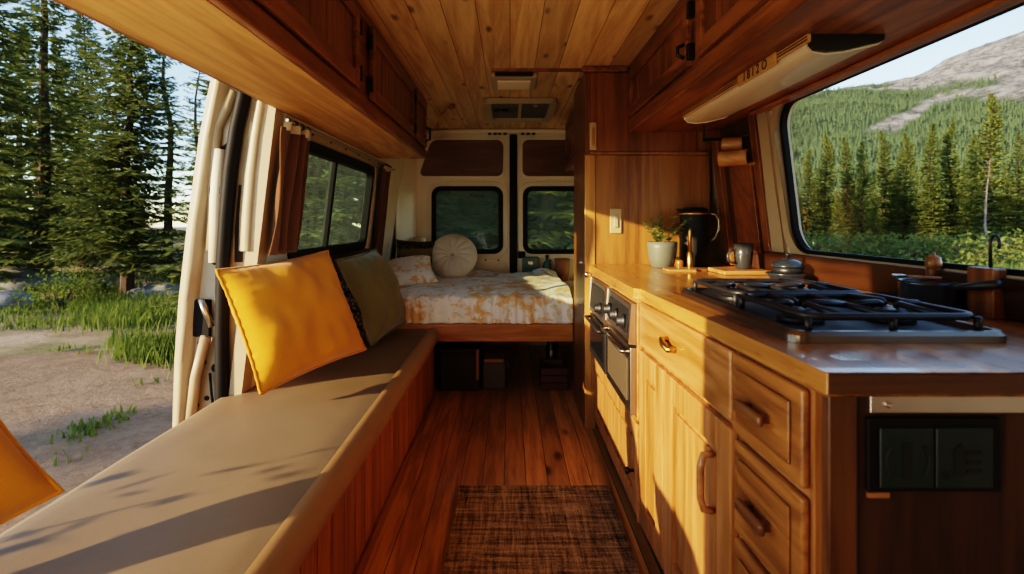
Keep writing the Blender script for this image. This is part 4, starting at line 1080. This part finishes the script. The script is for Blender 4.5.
# ------------------------------------------------------------------ rug and ceiling fittings
rg_ = obj('rug', MB().grid(40, 60, lambda u, v: (-.215+.63*u, 1.25+1.04*v, .0125+.002*mnoise.noise(Vector((u*6, v*9, 0))))).add(*(lambda q: (q.v, q.f))(MB().box(-.215, .415, 1.25, 2.29, .001, .0105))), M['rug'])
tag(rg_, 'dark brown tweed rug on the floor boards of the aisle', 'rug')
vt = thing('ceiling_light', (.025, 3.22, H-.04), 'small beige box light on the ceiling just beyond the batten', 'ceiling light')
obj('housing', MB().box(-.11, .155, 3.06, 3.36, H-.03, H-.0015), M['plastic'], vt, bevel=.008)
obj('lens', MB().box(-.075, .12, 3.12, 3.30, H-.042, H-.0305), M['beige'], vt, bevel=.005)
obj('lens_edge', MB().box(-.085, .13, 3.045, 3.0595, H-.026, H-.006), M['dkmetal'], vt)
vh = thing('roof_hatch', (.055, 4.05, H-.03), 'beige framed roof vent hatch with fan near the rear doors', 'roof vent')
def yxmap(u, v, d): return (u, v, H-.0015-d)
obj('frame', ring(yxmap, rrect(-.135, .275, 3.74, 4.34, .03), rrect(-.185, .325, 3.68, 4.40, .045), 0, .032), M['plastic'], vh, bevel=.006)
obj('screen', MB().box(-.134, .274, 3.741, 4.339, H-.014, H-.004), M['grey_cloth'], vh)
obj('cross_bar', MB().box(.06, .085, 3.741, 4.339, H-.026, H-.0145), M['plastic'], vh, bevel=.003)
mb = MB()
for k in range(5):
    a = k*2*PI/5; ca, sa = math.cos(a), math.sin(a); c = (-.04, 4.02)
    mb.add([(c[0]+ca*.015, c[1]+sa*.015, H-.018), (c[0]+ca*.08-sa*.03, c[1]+sa*.08+ca*.03, H-.017), (c[0]+ca*.085+sa*.015, c[1]+sa*.085-ca*.015, H-.022)], [(0,1,2)])
mb.lathe([(.022, 0), (.022, -.012)], (-.04, 4.02, H-.0145), 'Z', 14)
obj('fan', mb, M['black'], vh)
obj('crank', MB().lathe([(.012, 0), (.012, -.012), (.018, -.014), (.016, -.024)], (.18, 3.8, H-.0145), 'Z', 12), M['plastic'], vh, smooth=True)
br = thing('ceiling_bracket', (-.45, 4.1, H-.06), 'slanted wooden stay on the ceiling beside the overhead cabinet end', 'bracket')
obj('stay', MB().tube([(-.575, 4.3, H-.09), (-.52, 4.1, H-.05), (-.43, 3.92, H-.02)], .016, 8), M['pine'], br, smooth=True)
obj('stay_end', MB().tube([(-.432, 3.925, H-.022), (-.41, 3.88, H-.012)], .018, 8), M['stain_y'], br, smooth=True)

# ------------------------------------------------------------------ outdoors
GZ = -.55
def terrain_z(x, y):
    z = GZ + .05*mnoise.noise(Vector((x*.3, y*.3, 0))) + .02*mnoise.noise(Vector((x*1.1, y*1.1, 4)))
    d = math.hypot(x, y)
    if d > 14: z += (d-14)*.006
    return z
# ground sheets: trail near the van, meadow ground farther out
gm = MB(); gm.grid(150, 150, lambda u, v: (lambda x, y: (x, y, terrain_z(x, y)))(-70+150*u, -40+150*v))
g = struct('ground', gm, M['ground'], smooth=True)
tm = MB()
def trail(u, v):
    a = -PI+2*PI*u
    cx_, cy_ = -2.4, 2.2
    rr = v*(1+.16*mnoise.noise(Vector((math.cos(a)*2, math.sin(a)*2, 7))))
    x = cx_+rr*6.2*math.cos(a); y = cy_+rr*5.6*math.sin(a)
    return (x, y, terrain_z(x, y)+.03*(1-min(1, v*1.0))+.012)
tm.grid(80, 40, trail)
struct('ground', tm, M['trail'], smooth=True)

def spruce(seed, h, rad, whorl=.2, nb=7, tw=7, wid=.05, sparse=0.0, bare=.06):
    rs = random.Random(seed); tr = MB(); fo = MB()
    wob = [Vector((rs.uniform(-.03,.03)*i, rs.uniform(-.03,.03)*i, h*i/8)) for i in range(9)]
    tr.tube(wob, [max(.012, h*.017*(1-i/8.3)) for i in range(9)], 8)
    z = h*bare
    while z < h*.995:
        t = z/h; q = min(8, int(t*8)); base = wob[q].lerp(wob[min(8, q+1)], t*8-q)
        L0 = rad*((1-t)**.85)*(.75 if t < .12 else 1)+.04
        for b in range(nb):
            if rs.random() < sparse: continue
            a = rs.uniform(0, 2*PI); L = L0*rs.uniform(.6, 1.15)
            ca, sa = math.cos(a), math.sin(a)
            droop = rs.uniform(.18, .42)*(1.1-t*.8); up = .22*t
            def pos(s):
                return base + Vector((ca*L*s, sa*L*s, L*(up*s - droop*s**1.3 + .16*s**3)))
            k = max(3, int(tw*L/rad+2))
            side = Vector((-sa, ca, 0))
            for i in range(1, k+1):
                s = (i-.3)/k; p = pos(s); fwd = (pos(min(1.1, s+.1))-p).normalized()
                tl = (.34*L*(1-s*.75)+.07)*rs.uniform(.7, 1.25)
                for sg in (-1, 1):
                    d = (side*sg*rs.uniform(.6, 1)+fwd*rs.uniform(.5, .9)+Vector((0,0,rs.uniform(-.45,.05)))).normalized()
                    w = Vector((0,0,1)).cross(d).normalized()*wid*rs.uniform(.7,1.3)*(.6+.6*(1-t))
                    w2 = Vector((0, 0, wid*rs.uniform(.4, 1.0)))
                    e = p+d*tl; m = p+d*tl*.45
                    fo.add([p, m+w, e, m-w], [(0,1,2,3)])
                    fo.add([p, m-w2, e+Vector((0,0,-.02))], [(0,1,2)])
            e = pos(1.08); p = pos(.75); w = side*wid
            fo.add([p, (p+e)/2+w, e, (p+e)/2-w], [(0,1,2,3)])
        z += whorl*rs.uniform(.7, 1.2)*(.7+.5*(1-t))
    fo.tube([Vector(wob[8])-Vector((0,0,.3)), Vector(wob[8])+Vector((0,0,.12))], [.04, .008], 5)
    return tr, fo
VAR = {}
def variant(key, seed, h, rad, mats, **k):
    tr, fo = spruce(seed, h, rad, **k)
    out = []
    for nm, mb, m in (('trunk', tr, mats[0]), ('foliage', fo, mats[1])):
        me = bpy.data.meshes.new('spruce_'+nm); me.from_pydata(mb.v, [], mb.f); me.materials.append(m); me.update(); out.append((nm, me))
    VAR[key] = (out, h)
    # merged copy for distant trees
    mb = MB(); mb.add(tr.v, tr.f); mb.cur = 1; mb.add(fo.v, fo.f)
    me = bpy.data.meshes.new('spruce_tree'); me.from_pydata(mb.v, [], mb.f)
    for m in mats: me.materials.append(m)
    me.polygons.foreach_set('material_index', mb.m); me.update(); VAR[key] = (out, h, me)
nm_ = (M['bark'], M['needle_m']); nd = (M['bark'], M['needle']); nl = (M['bark'], M['needle_l'])
variant('big', 1, 9.0, 1.75, nd, whorl=.13, nb=12, tw=10, wid=.042, bare=.09)
variant('big2', 2, 9.0, 1.5, nd, whorl=.16, nb=8, tw=9, wid=.042, sparse=.15)
variant('slim', 3, 9.0, 1.1, nl, whorl=.22, nb=6, tw=7, wid=.05, sparse=.3)
variant('mid', 4, 9.0, 1.6, nm_, whorl=.2, nb=10, tw=6, wid=.095)
variant('mid2', 5, 9.0, 1.3, nm_, whorl=.2, nb=10, tw=6, wid=.09)
variant('mid3', 6, 9.0, 1.6, nd, whorl=.22, nb=9, tw=6, wid=.085)
variant('dead', 8, 9.0, .7, (M['deadwood'], M['deadwood']), whorl=.3, nb=5, tw=3, wid=.03, sparse=.4, bare=.2)
def tree(key, x, y, h, label, group=None, rz=None, parts=True, sw=1.0):
    out, hh, merged = VAR[key]; s = h/hh
    z = terrain_z(x, y)-.05
    rz = rng.uniform(0, 6.28) if rz is None else rz
    if parts:
        r = thing('spruce_tree' if key != 'dead' else 'dead_tree', (x, y, z), label, 'tree', group)
        for nm, me in out:
            o = bpy.data.objects.new(nm if not (key == 'dead' and nm == 'foliage') else 'branches', me); col.objects.link(o); o.parent = r
    else:
        r = bpy.data.objects.new('spruce_tree', merged); col.objects.link(r); r.location = (x, y, z); tag(r, label, 'tree', group)
    r.scale = (s*sw, s*sw, s); r.rotation_euler = (0, 0, rz)
    return r
def AP(px, Y): return ((px-510)/540*Y, Y)
# left clearing
T = [('big', 127, 12.4, 8.6, 'big dark spruce nearest the doorway with trunk rising behind the boulders', 1.0),
     ('big2', 42, 14.5, 11.5, 'tall open-branched spruce left of the big dark one, its trunk showing', 1.0),
     ('big2', -12, 12.5, 10.5, 'dense spruce cut by the left frame edge', 1.1),
     ('big', 84, 19.5, 10.0, 'tall spruce behind the gap between the two front spruces', .9),
     ('slim', 168, 21, 11.0, 'thin pale spruce standing against the sky beside the door jamb', 1.0),
     ('slim', 196, 17, 7.5, 'small sunlit spruce just left of the white door jamb', 1.0),
     ('mid3', 60, 23, 9.5, 'mid green spruce filling the gap behind the left trunks', 1.2),
     ('mid3', 20, 20, 9.0, 'shaded spruce low behind the left edge trees', 1.2)]
for k, px, Y, h, lb, sw in T: tree(k, *AP(px, Y), h, lb, None, None, True, sw)
PF = []
while len(PF) < 13:
    px = rng.uniform(-90, 230); Y = rng.uniform(25, 44); x, y = AP(px, Y)
    if any((x-a)**2+(y-b)**2 < 3.4**2 for a, b in PF): continue
    PF.append((x, y)); tree(rng.choice(['mid3', 'mid', 'mid3']), x, y, rng.uniform(5, 8.5), 'spruce in the dark forest edge behind the clearing trees', 'forest edge behind the clearing', None, False, 1.0)
# behind the rear doors and side window
for i, (px, Y, h) in enumerate(((300, 7.5, 7.0), (345, 9.0, 9.0), (262, 10.5, 9), (385, 10, 9.0))):
    tree(['big', 'mid3', 'big2', 'mid3'][i], *AP(px, Y), h, ['dark spruce close outside the side window, nearest pane', 'spruce seen through the far pane of the side window', 'spruce between the doorway trees and the side window', 'spruce at the far edge of the side window'][i], None, None, True, 1.25)
for i, (px, Y, h) in enumerate(((440, 9.5, 8.5), (478, 10.5, 9.5), (512, 11.5, 10), (545, 9.2, 8.5), (585, 10.4, 9), (620, 12, 9))):
    tree(['mid3', 'big', 'mid3', 'big2', 'mid', 'mid3'][i], *AP(px, Y), h, ['spruce filling the left part of the left rear window', 'dark spruce in the middle of the left rear window', 'spruce behind the seal between the rear windows', 'open spruce in the left part of the right rear window', 'sunlit spruce at the right part of the right rear window', 'spruce hidden mostly behind the tall cupboard'][i], None, None, True, 1.3)
PB = []
while len(PB) < 17:
    px = rng.uniform(225, 640); Y = rng.uniform(14, 30); x, y = AP(px, Y)
    if any((x-a)**2+(y-b)**2 < 2.9**2 for a, b in PB): continue
    PB.append((x, y)); tree(rng.choice(['mid3', 'mid']), x, y, rng.uniform(9, 13), 'spruce in the woods behind the van', 'woods behind the rear windows', None, False, .9)
# right: trees beyond the long window
RT = [(808,30,6.6,'mid2'),(826,31,8.4,'mid'),(846,33,7.2,'mid2'),(862,29,6.6,'mid2'),(884,32,8.6,'mid2'),(906,31,8.6,'mid'),(932,29,8.2,'mid2'),(950,30,8.7,'mid'),(972,33,8.0,'mid2'),(990,26,9.6,'mid'),(1018,26,7.6,'mid3'),(1040,27,9,'mid')]
RL = ['short spruce at the far left corner of the long window','taller dark spruce near the left edge of the long window','spruce third from the window pillar in the sunlit row','low sunlit spruce left of the window middle','pointed spruce left of the centre of the sunlit row','broad spruce in the middle of the sunlit row','slim spruce just right of the row centre','broad golden spruce left of the tallest one','slim spruce immediately left of the tallest golden spruce','tallest golden spruce towering over the sunlit row','dark spruce right of the tallest golden spruce','spruce cut by the right frame edge beside the dark one']
TIP = [150,136,138,142,132,134,124,122,136,94,134,128,140]
for (px, Y, h, k), lb, ty in zip(RT, RL, TIP):
    h = (222-ty)/540*Y+1.7
    tree(k, *AP(px, Y), h, lb, None, None, True, 1.1)
tree('dead', *AP(986, 21), 4.0, 'grey dead tree with bare trunk before the tallest golden spruce')
tree('mid2', *AP(838, 24), 3.0, 'young spruce low at the left of the long window', None, None, True, 1.4)
tree('mid2', *AP(875, 23), 2.6, 'young bushy spruce low before the middle of the sunlit row', None, None, True, 1.5)
PL = []
while len(PL) < 95:
    px = rng.uniform(690, 1120); Y = rng.uniform(38, 82); x, y = AP(px, Y)
    if any((x-a)**2+(y-b)**2 < 2.8**2 for a, b in PL): continue
    PL.append((x, y)); tree(rng.choice(['mid', 'mid2', 'mid3', 'mid2']), x, y, rng.uniform(4.5, 7), 'spruce in the dense stand behind the sunlit front row', 'dense stand beyond the long window', None, False, 1.0)
# unseen trees added beside the clearing to cast shade over the dirt
for x, y, h in ((-12.6, -1.6, 6.5), (-15.5, -3.9, 7.5)): tree('big2', x, y, h, 'unseen spruce added beyond the left edge of the clearing for shade', 'added shade trees west of the clearing', None, True, 1.0)

# mountain terrain beyond the right window
def smooth(t): t = max(0, min(1, t)); return t*t*(3-2*t)
def skyline(a):
    pts = [(-.2,.10),(.2,.17),(.45,.235),(.62,.25),(.70,.258),(.75,.268),(.81,.298),(.88,.328),(.95,.358),(1.05,.385),(1.2,.40),(1.4,.35),(1.8,.25)]
    for (a0, e0), (a1, e1) in zip(pts, pts[1:]):
        if a <= a1:
            t = (a-a0)/(a1-a0); return e0+(e1-e0)*max(0, t)
    return pts[-1][1]
Y0, Y1 = 70.0, 950.0
def mz(a, y):
    t = (y-Y0)/(Y1-Y0)
    e = skyline(a)*(.16*smooth(t*7)+.84*smooth((t-.02)/.98)**.85)
    x = a*y
    return e*y*min(1, t*4+.02) + (mnoise.noise(Vector((x*.012, y*.012, 2)))*10 + mnoise.noise(Vector((x*.035, y*.035, 5)))*5+mnoise.noise(Vector((x*.1, y*.1, 9)))*2.0)*min(1, t*2.5)
def rockmask(a, y):
    # bare rock: the high right-hand flank and a scree fan running down from it
    e = mz(a, y)/y
    x = a*y
    n = mnoise.noise(Vector((x*.018, y*.018, 3)))*.02 + mnoise.noise(Vector((x*.05, y*.05, 8)))*.012
    lim = skyline(a)-.008-max(0, min(.12, (a-.70)*.50))
    m = smooth((e-lim+n)/.012)
    band = abs((a-.765)-(e-.215)*1.9)                       # fan
    f = smooth((.030-(e-.21)*.15-band+n*1.0)/.012)*smooth((e-.165)/.015)
    tree_band = smooth((.010-abs(e-(.238+(a-.75)*.18))+n*.4)/.006)*smooth((.93-a)/.04)*smooth((a-.69)/.02)
    return max(0, min(1, max(m, f)*(1-tree_band*.9)))
NA, NY = 190, 150
mm = MB(); att = []
for j in range(NY):
    y = Y0+(Y1-Y0)*(j/(NY-1))**1.35
    for i in range(NA):
        a = .12+1.5*i/(NA-1)
        mm.v.append((a*y, y, mz(a, y)-.8)); att.append(rockmask(a, y))
mm.f = [(j*NA+i, j*NA+i+1, (j+1)*NA+i+1, (j+1)*NA+i) for j in range(NY-1) for i in range(NA-1)]; mm.m = [0]*len(mm.f)
t = NT('mountain side'); v = t.obj()
at = t.n('ShaderNodeAttribute'); at.attribute_name = 'rock'
rk = t.noise(v, .05, 8, .7, .4); rk2 = t.noise(v, .3, 5, .7)
rc = t.ramp(t.math('ADD', t.math('MULTIPLY', rk, .65), t.math('MULTIPLY', rk2, .35)), [(.40, (.06,.06,.06)), (.48, (.20,.19,.178)), (.58, (.36,.34,.315))])
fc_ = t.ramp(t.noise(v, .12, 6, .7), [(.35, (.045,.07,.04)), (.65, (.09,.115,.06))])
cc = t.mix(at.outputs['Fac'], fc_, rc)
# forest and rock colours blended by the rock attribute
M['mount'] = t.pbr(cc, .95, 0, t.bump(t.math('ADD', rk, rk2), 1.0, 4.0), .05)
mo = struct('mountain', mm, M['mount'], smooth=True)
a_ = mo.data.attributes.new('rock', 'FLOAT', 'POINT'); a_.data.foreach_set('value', att)

# distant forest on the slopes: far more trees than could be counted
rs = random.Random(12); fv = MB(); cnt = 0
while cnt < 9000:
    a = rs.uniform(.40, 1.08); y = Y0+8+(Y1*.97-Y0)*rs.random()**1.25
    if rs.random() < rockmask(a, y)*1.25-.02: continue
    cnt += 1
    x = a*y; z = mz(a, y)-1.2; h = rs.uniform(4.5, 9)*(1 if y > 120 else .85); r_ = h*rs.uniform(.12, .18)
    k0 = len(fv.v); ph = rs.uniform(0, 6)
    for lv in range(3):
        zb = z+h*(.06+.28*lv); zt = z+h*(.52+.24*lv); rr = r_*(1-.27*lv)
        b0 = len(fv.v)
        for q in range(5):
            an = ph+lv+q*2*PI/5; rq = rr*rs.uniform(.7, 1.25); fv.v.append((x+rq*math.cos(an), y+rq*math.sin(an), zb+h*rs.uniform(-.04, .04)))
        fv.v.append((x, y, zt))
        for q in range(5): fv.f.append((b0+q, b0+(q+1) % 5, b0+5)); fv.m.append(0)
fo_ = obj('forest', fv, M['farneedle']); tag(fo_, 'distant spruce forest covering the mountain slopes beyond the long window', 'forest', None, 'stuff')

# rocks
def rock(px, Y, sx_, sy_, sz, seed, label):
    x, y = AP(px, Y); o1 = Vector((seed*7.1, seed*3.3, 0)); m = MB()
    def fn(u, v):
        th, ph = 2*PI*u, PI*v
        d = Vector((math.sin(ph)*math.cos(th), math.sin(ph)*math.sin(th), math.cos(ph)))
        k = 1+.28*mnoise.noise(d*1.6+o1)+.1*mnoise.noise(d*4+o1)
        zz = max(-.35, d.z*k)
        return (x+d.x*k*sx_, y+d.y*k*sy_, terrain_z(x, y)+zz*sz+.05)
    m.grid(40, 22, fn); o = obj('boulder', m, M['rock'], None, smooth=True, weld=True); tag(o, label, 'boulder'); return o
rock(22, 13.2, 1.3, .8, .42, 1, 'long flat grey boulder at the left edge of the clearing')
rock(160, 12.2, .62, .5, .26, 2, 'rounded pale boulder just left of the door jamb')
rock(108, 13.4, .55, .4, .24, 3, 'small boulder behind the shrub near the big spruce trunk')
rock(-8, 10.4, .75, .6, .32, 4, 'low boulder cut by the left frame edge before the flat one')
# shrubs
def shrub(x, y, r, h, seed, label, mat='shrub', leaf=.07, n=900, group=None):
    rs = random.Random(seed); ml = MB(); ms = MB(); z0 = terrain_z(x, y)
    t_ = thing('shrub', (x, y, z0), label, 'shrub', group)
    for k in range(16):
        a = rs.uniform(0, 6.28); l = rs.uniform(.3, .9)
        ms.tube([(x, y, z0), (x+math.cos(a)*r*l*.5, y+math.sin(a)*r*l*.5, z0+h*.5), (x+math.cos(a)*r*l, y+math.sin(a)*r*l, z0+h*rs.uniform(.6, .95))], [.012, .008, .003], 5)
    for k in range(n):
        d = Vector((rs.gauss(0,1), rs.gauss(0,1), abs(rs.gauss(0,1)))).normalized()*rs.uniform(.55, 1.05)
        c = Vector((x+d.x*r, y+d.y*r, z0+.04+d.z*h)); f = Vector((rs.gauss(0,1), rs.gauss(0,1), rs.uniform(-.2,1))).normalized()
        s_ = f.cross(Vector((rs.gauss(0,1), rs.gauss(0,1), rs.gauss(0,1)))).normalized(); L = leaf*rs.uniform(.6, 1.3)
        ml.add([c, c+f*L*.5+s_*L*.25, c+f*L, c+f*L*.5-s_*L*.25], [(0,1,2,3)])
    obj('stem', ms, M['bark'], t_); obj('foliage', ml, M[mat], t_)
shrub(*AP(62, 10.2), .75, .8, 1, 'bright leafy shrub in front of the flat boulder')
shrub(*AP(88, 11.4), .55, .45, 2, 'low shrub to the right of the bright leafy one')
shrub(*AP(0, 14.8), .9, .7, 3, 'shaded shrub behind the left edge boulders')
shrub(*AP(35, 17), 1.2, .9, 4, 'pale shrub lit behind the flat boulder')
shrub(*AP(118, 16), 1.2, .7, 5, 'shrub in the shade behind the big spruce trunk')
shrub(*AP(182, 15), 1.0, .6, 6, 'low shrub beside the rounded pale boulder')
for i, px in enumerate((800, 822, 850, 878, 905, 935, 962, 992, 1015, 1040)):
    shrub(*AP(px, 19+rng.uniform(-2, 2)), 1.5, 1.2, 20+i, 'bright green shrub in the thicket below the sunlit spruce row', 'needle_m', .16, 700, 'thicket beyond the long window')
shrub(-2.0, .62, .38, 1.36, 77, 'added unseen leafy shrub outside the open doorway, shading the bench')  # out-of-view shrub added to shade part of the bench
# grass
gr = MB(); rs = random.Random(9)
def tuft(x, y, n, h, spread):
    for k in range(n):
        bx, by = x+rs.gauss(0, spread), y+rs.gauss(0, spread); z = terrain_z(bx, by)+.02
        a = rs.uniform(0, 6.28); l = h*rs.uniform(.5, 1.2); ln = rs.uniform(.1, .5)*l; w = .007+.006*rs.random()
        p0 = Vector((bx, by, z)); p1 = p0+Vector((math.cos(a)*ln*.4, math.sin(a)*ln*.4, l*.6)); p2 = p0+Vector((math.cos(a)*ln, math.sin(a)*ln, l*.95))
        s_ = Vector((-math.sin(a), math.cos(a), 0))*w
        gr.add([p0-s_, p0+s_, p1+s_*.8, p1-s_*.8, p2], [(0,1,2,3), (3,2,4)])
for k in range(26):
    px = rs.uniform(118, 192); Y = rs.uniform(6.3, 7.2); tuft(*AP(px, Y), 38, .27, .13)
for k in range(80):
    px = rs.uniform(70, 200); Y = rs.uniform(8.3, 11.5); tuft(*AP(px, Y), 30, .26, .22)
for k in range(45):
    px = rs.uniform(-20, 80); Y = rs.uniform(8.4, 11.5); tuft(*AP(px, Y), 26, .14, .25)
for k in range(70):
    px = rs.uniform(-20, 200); Y = rs.uniform(11.5, 17); tuft(*AP(px, Y), 22, .28, .35)
for px, Y, n in ((82,4.3,26),(92,4.25,30),(101,4.4,36),(125,4.6,30),(70,4.1,14),(64,7.0,20),(86,6.8,14),(150,5.6,10),(60,3.7,10)): tuft(*AP(px, Y), n, .085, .07)
for k in range(90):
    px = rs.uniform(780, 1060); Y = rs.uniform(12, 22); tuft(*AP(px, Y), 26, .5, .5)
go = obj('grass', gr, M['grassy']); tag(go, 'green grass tufts growing in the clearing around the van', 'grass', None, 'stuff')

# ------------------------------------------------------------------ light and camera
sun = bpy.data.lights.new('sun', 'SUN'); sun.energy = 9.3; sun.color = (1.0, .755, .48); sun.angle = R(.7)
so = bpy.data.objects.new('sun', sun); col.objects.link(so)
sd = Vector((1, .63, -.285)).normalized()
so.rotation_euler = sd.to_track_quat('-Z', 'Y').to_euler()
w = bpy.data.worlds.new('sky'); sc.world = w; w.use_nodes = True; nt = w.node_tree; nt.nodes.clear()
sky = nt.nodes.new('ShaderNodeTexSky'); sky.sky_type = 'NISHITA'; sky.sun_disc = False
sky.sun_elevation = R(22); sky.sun_rotation = math.atan2(-sd.x, -sd.y); sky.altitude = 1500; sky.air_density = 1.2; sky.dust_density = .25; sky.ozone_density = 2.5
bg = nt.nodes.new('ShaderNodeBackground'); bg.inputs[1].default_value = .42
wo = nt.nodes.new('ShaderNodeOutputWorld')
mxw = nt.nodes.new('ShaderNodeMix'); mxw.data_type = 'RGBA'; mxw.blend_type = 'MULTIPLY'; mxw.inputs[0].default_value = 1.0; mxw.inputs[7].default_value = (.93, .95, .95, 1)
nt.links.new(sky.outputs[0], mxw.inputs[6]); nt.links.new(mxw.outputs[2], bg.inputs[0]); nt.links.new(bg.outputs[0], wo.inputs[0])

fl = bpy.data.lights.new('cab_bounce_fill', 'AREA'); fl.energy = 19; fl.size = .9; fl.color = (1.0, .88, .70)  # unseen fill lamp added in place of daylight bouncing in from the cab
flo = bpy.data.objects.new('cab_bounce_fill', fl); col.objects.link(flo); flo.location = (-.85, -.1, .62)
flo.rotation_euler = (Vector((-.45, 1.3, 2.3))-flo.location).to_track_quat('-Z', 'Y').to_euler()
cam = bpy.data.cameras.new('camera'); co = bpy.data.objects.new('camera', cam); col.objects.link(co); sc.camera = co
co.location = (0, 0, 1.13); co.rotation_euler = (R(90), 0, 0)
cam.sensor_width = 36; cam.lens = 36*540/1024; cam.shift_x = 2/1024; cam.shift_y = -65/1024
cam.dof.use_dof = True; cam.dof.focus_distance = 2.4; cam.dof.aperture_fstop = 3.2
cam.clip_start = .05; cam.clip_end = 3000
sc.view_settings.view_transform = 'Filmic'; sc.view_settings.look = 'High Contrast'; sc.view_settings.exposure = 0.3
sc.view_settings.use_white_balance = True; sc.view_settings.white_balance_temperature = 6900; sc.view_settings.white_balance_tint = 10
sc.cycles.max_bounces = 10; sc.cycles.diffuse_bounces = 5; sc.cycles.transparent_max_bounces = 16; sc.cycles.use_denoising = True
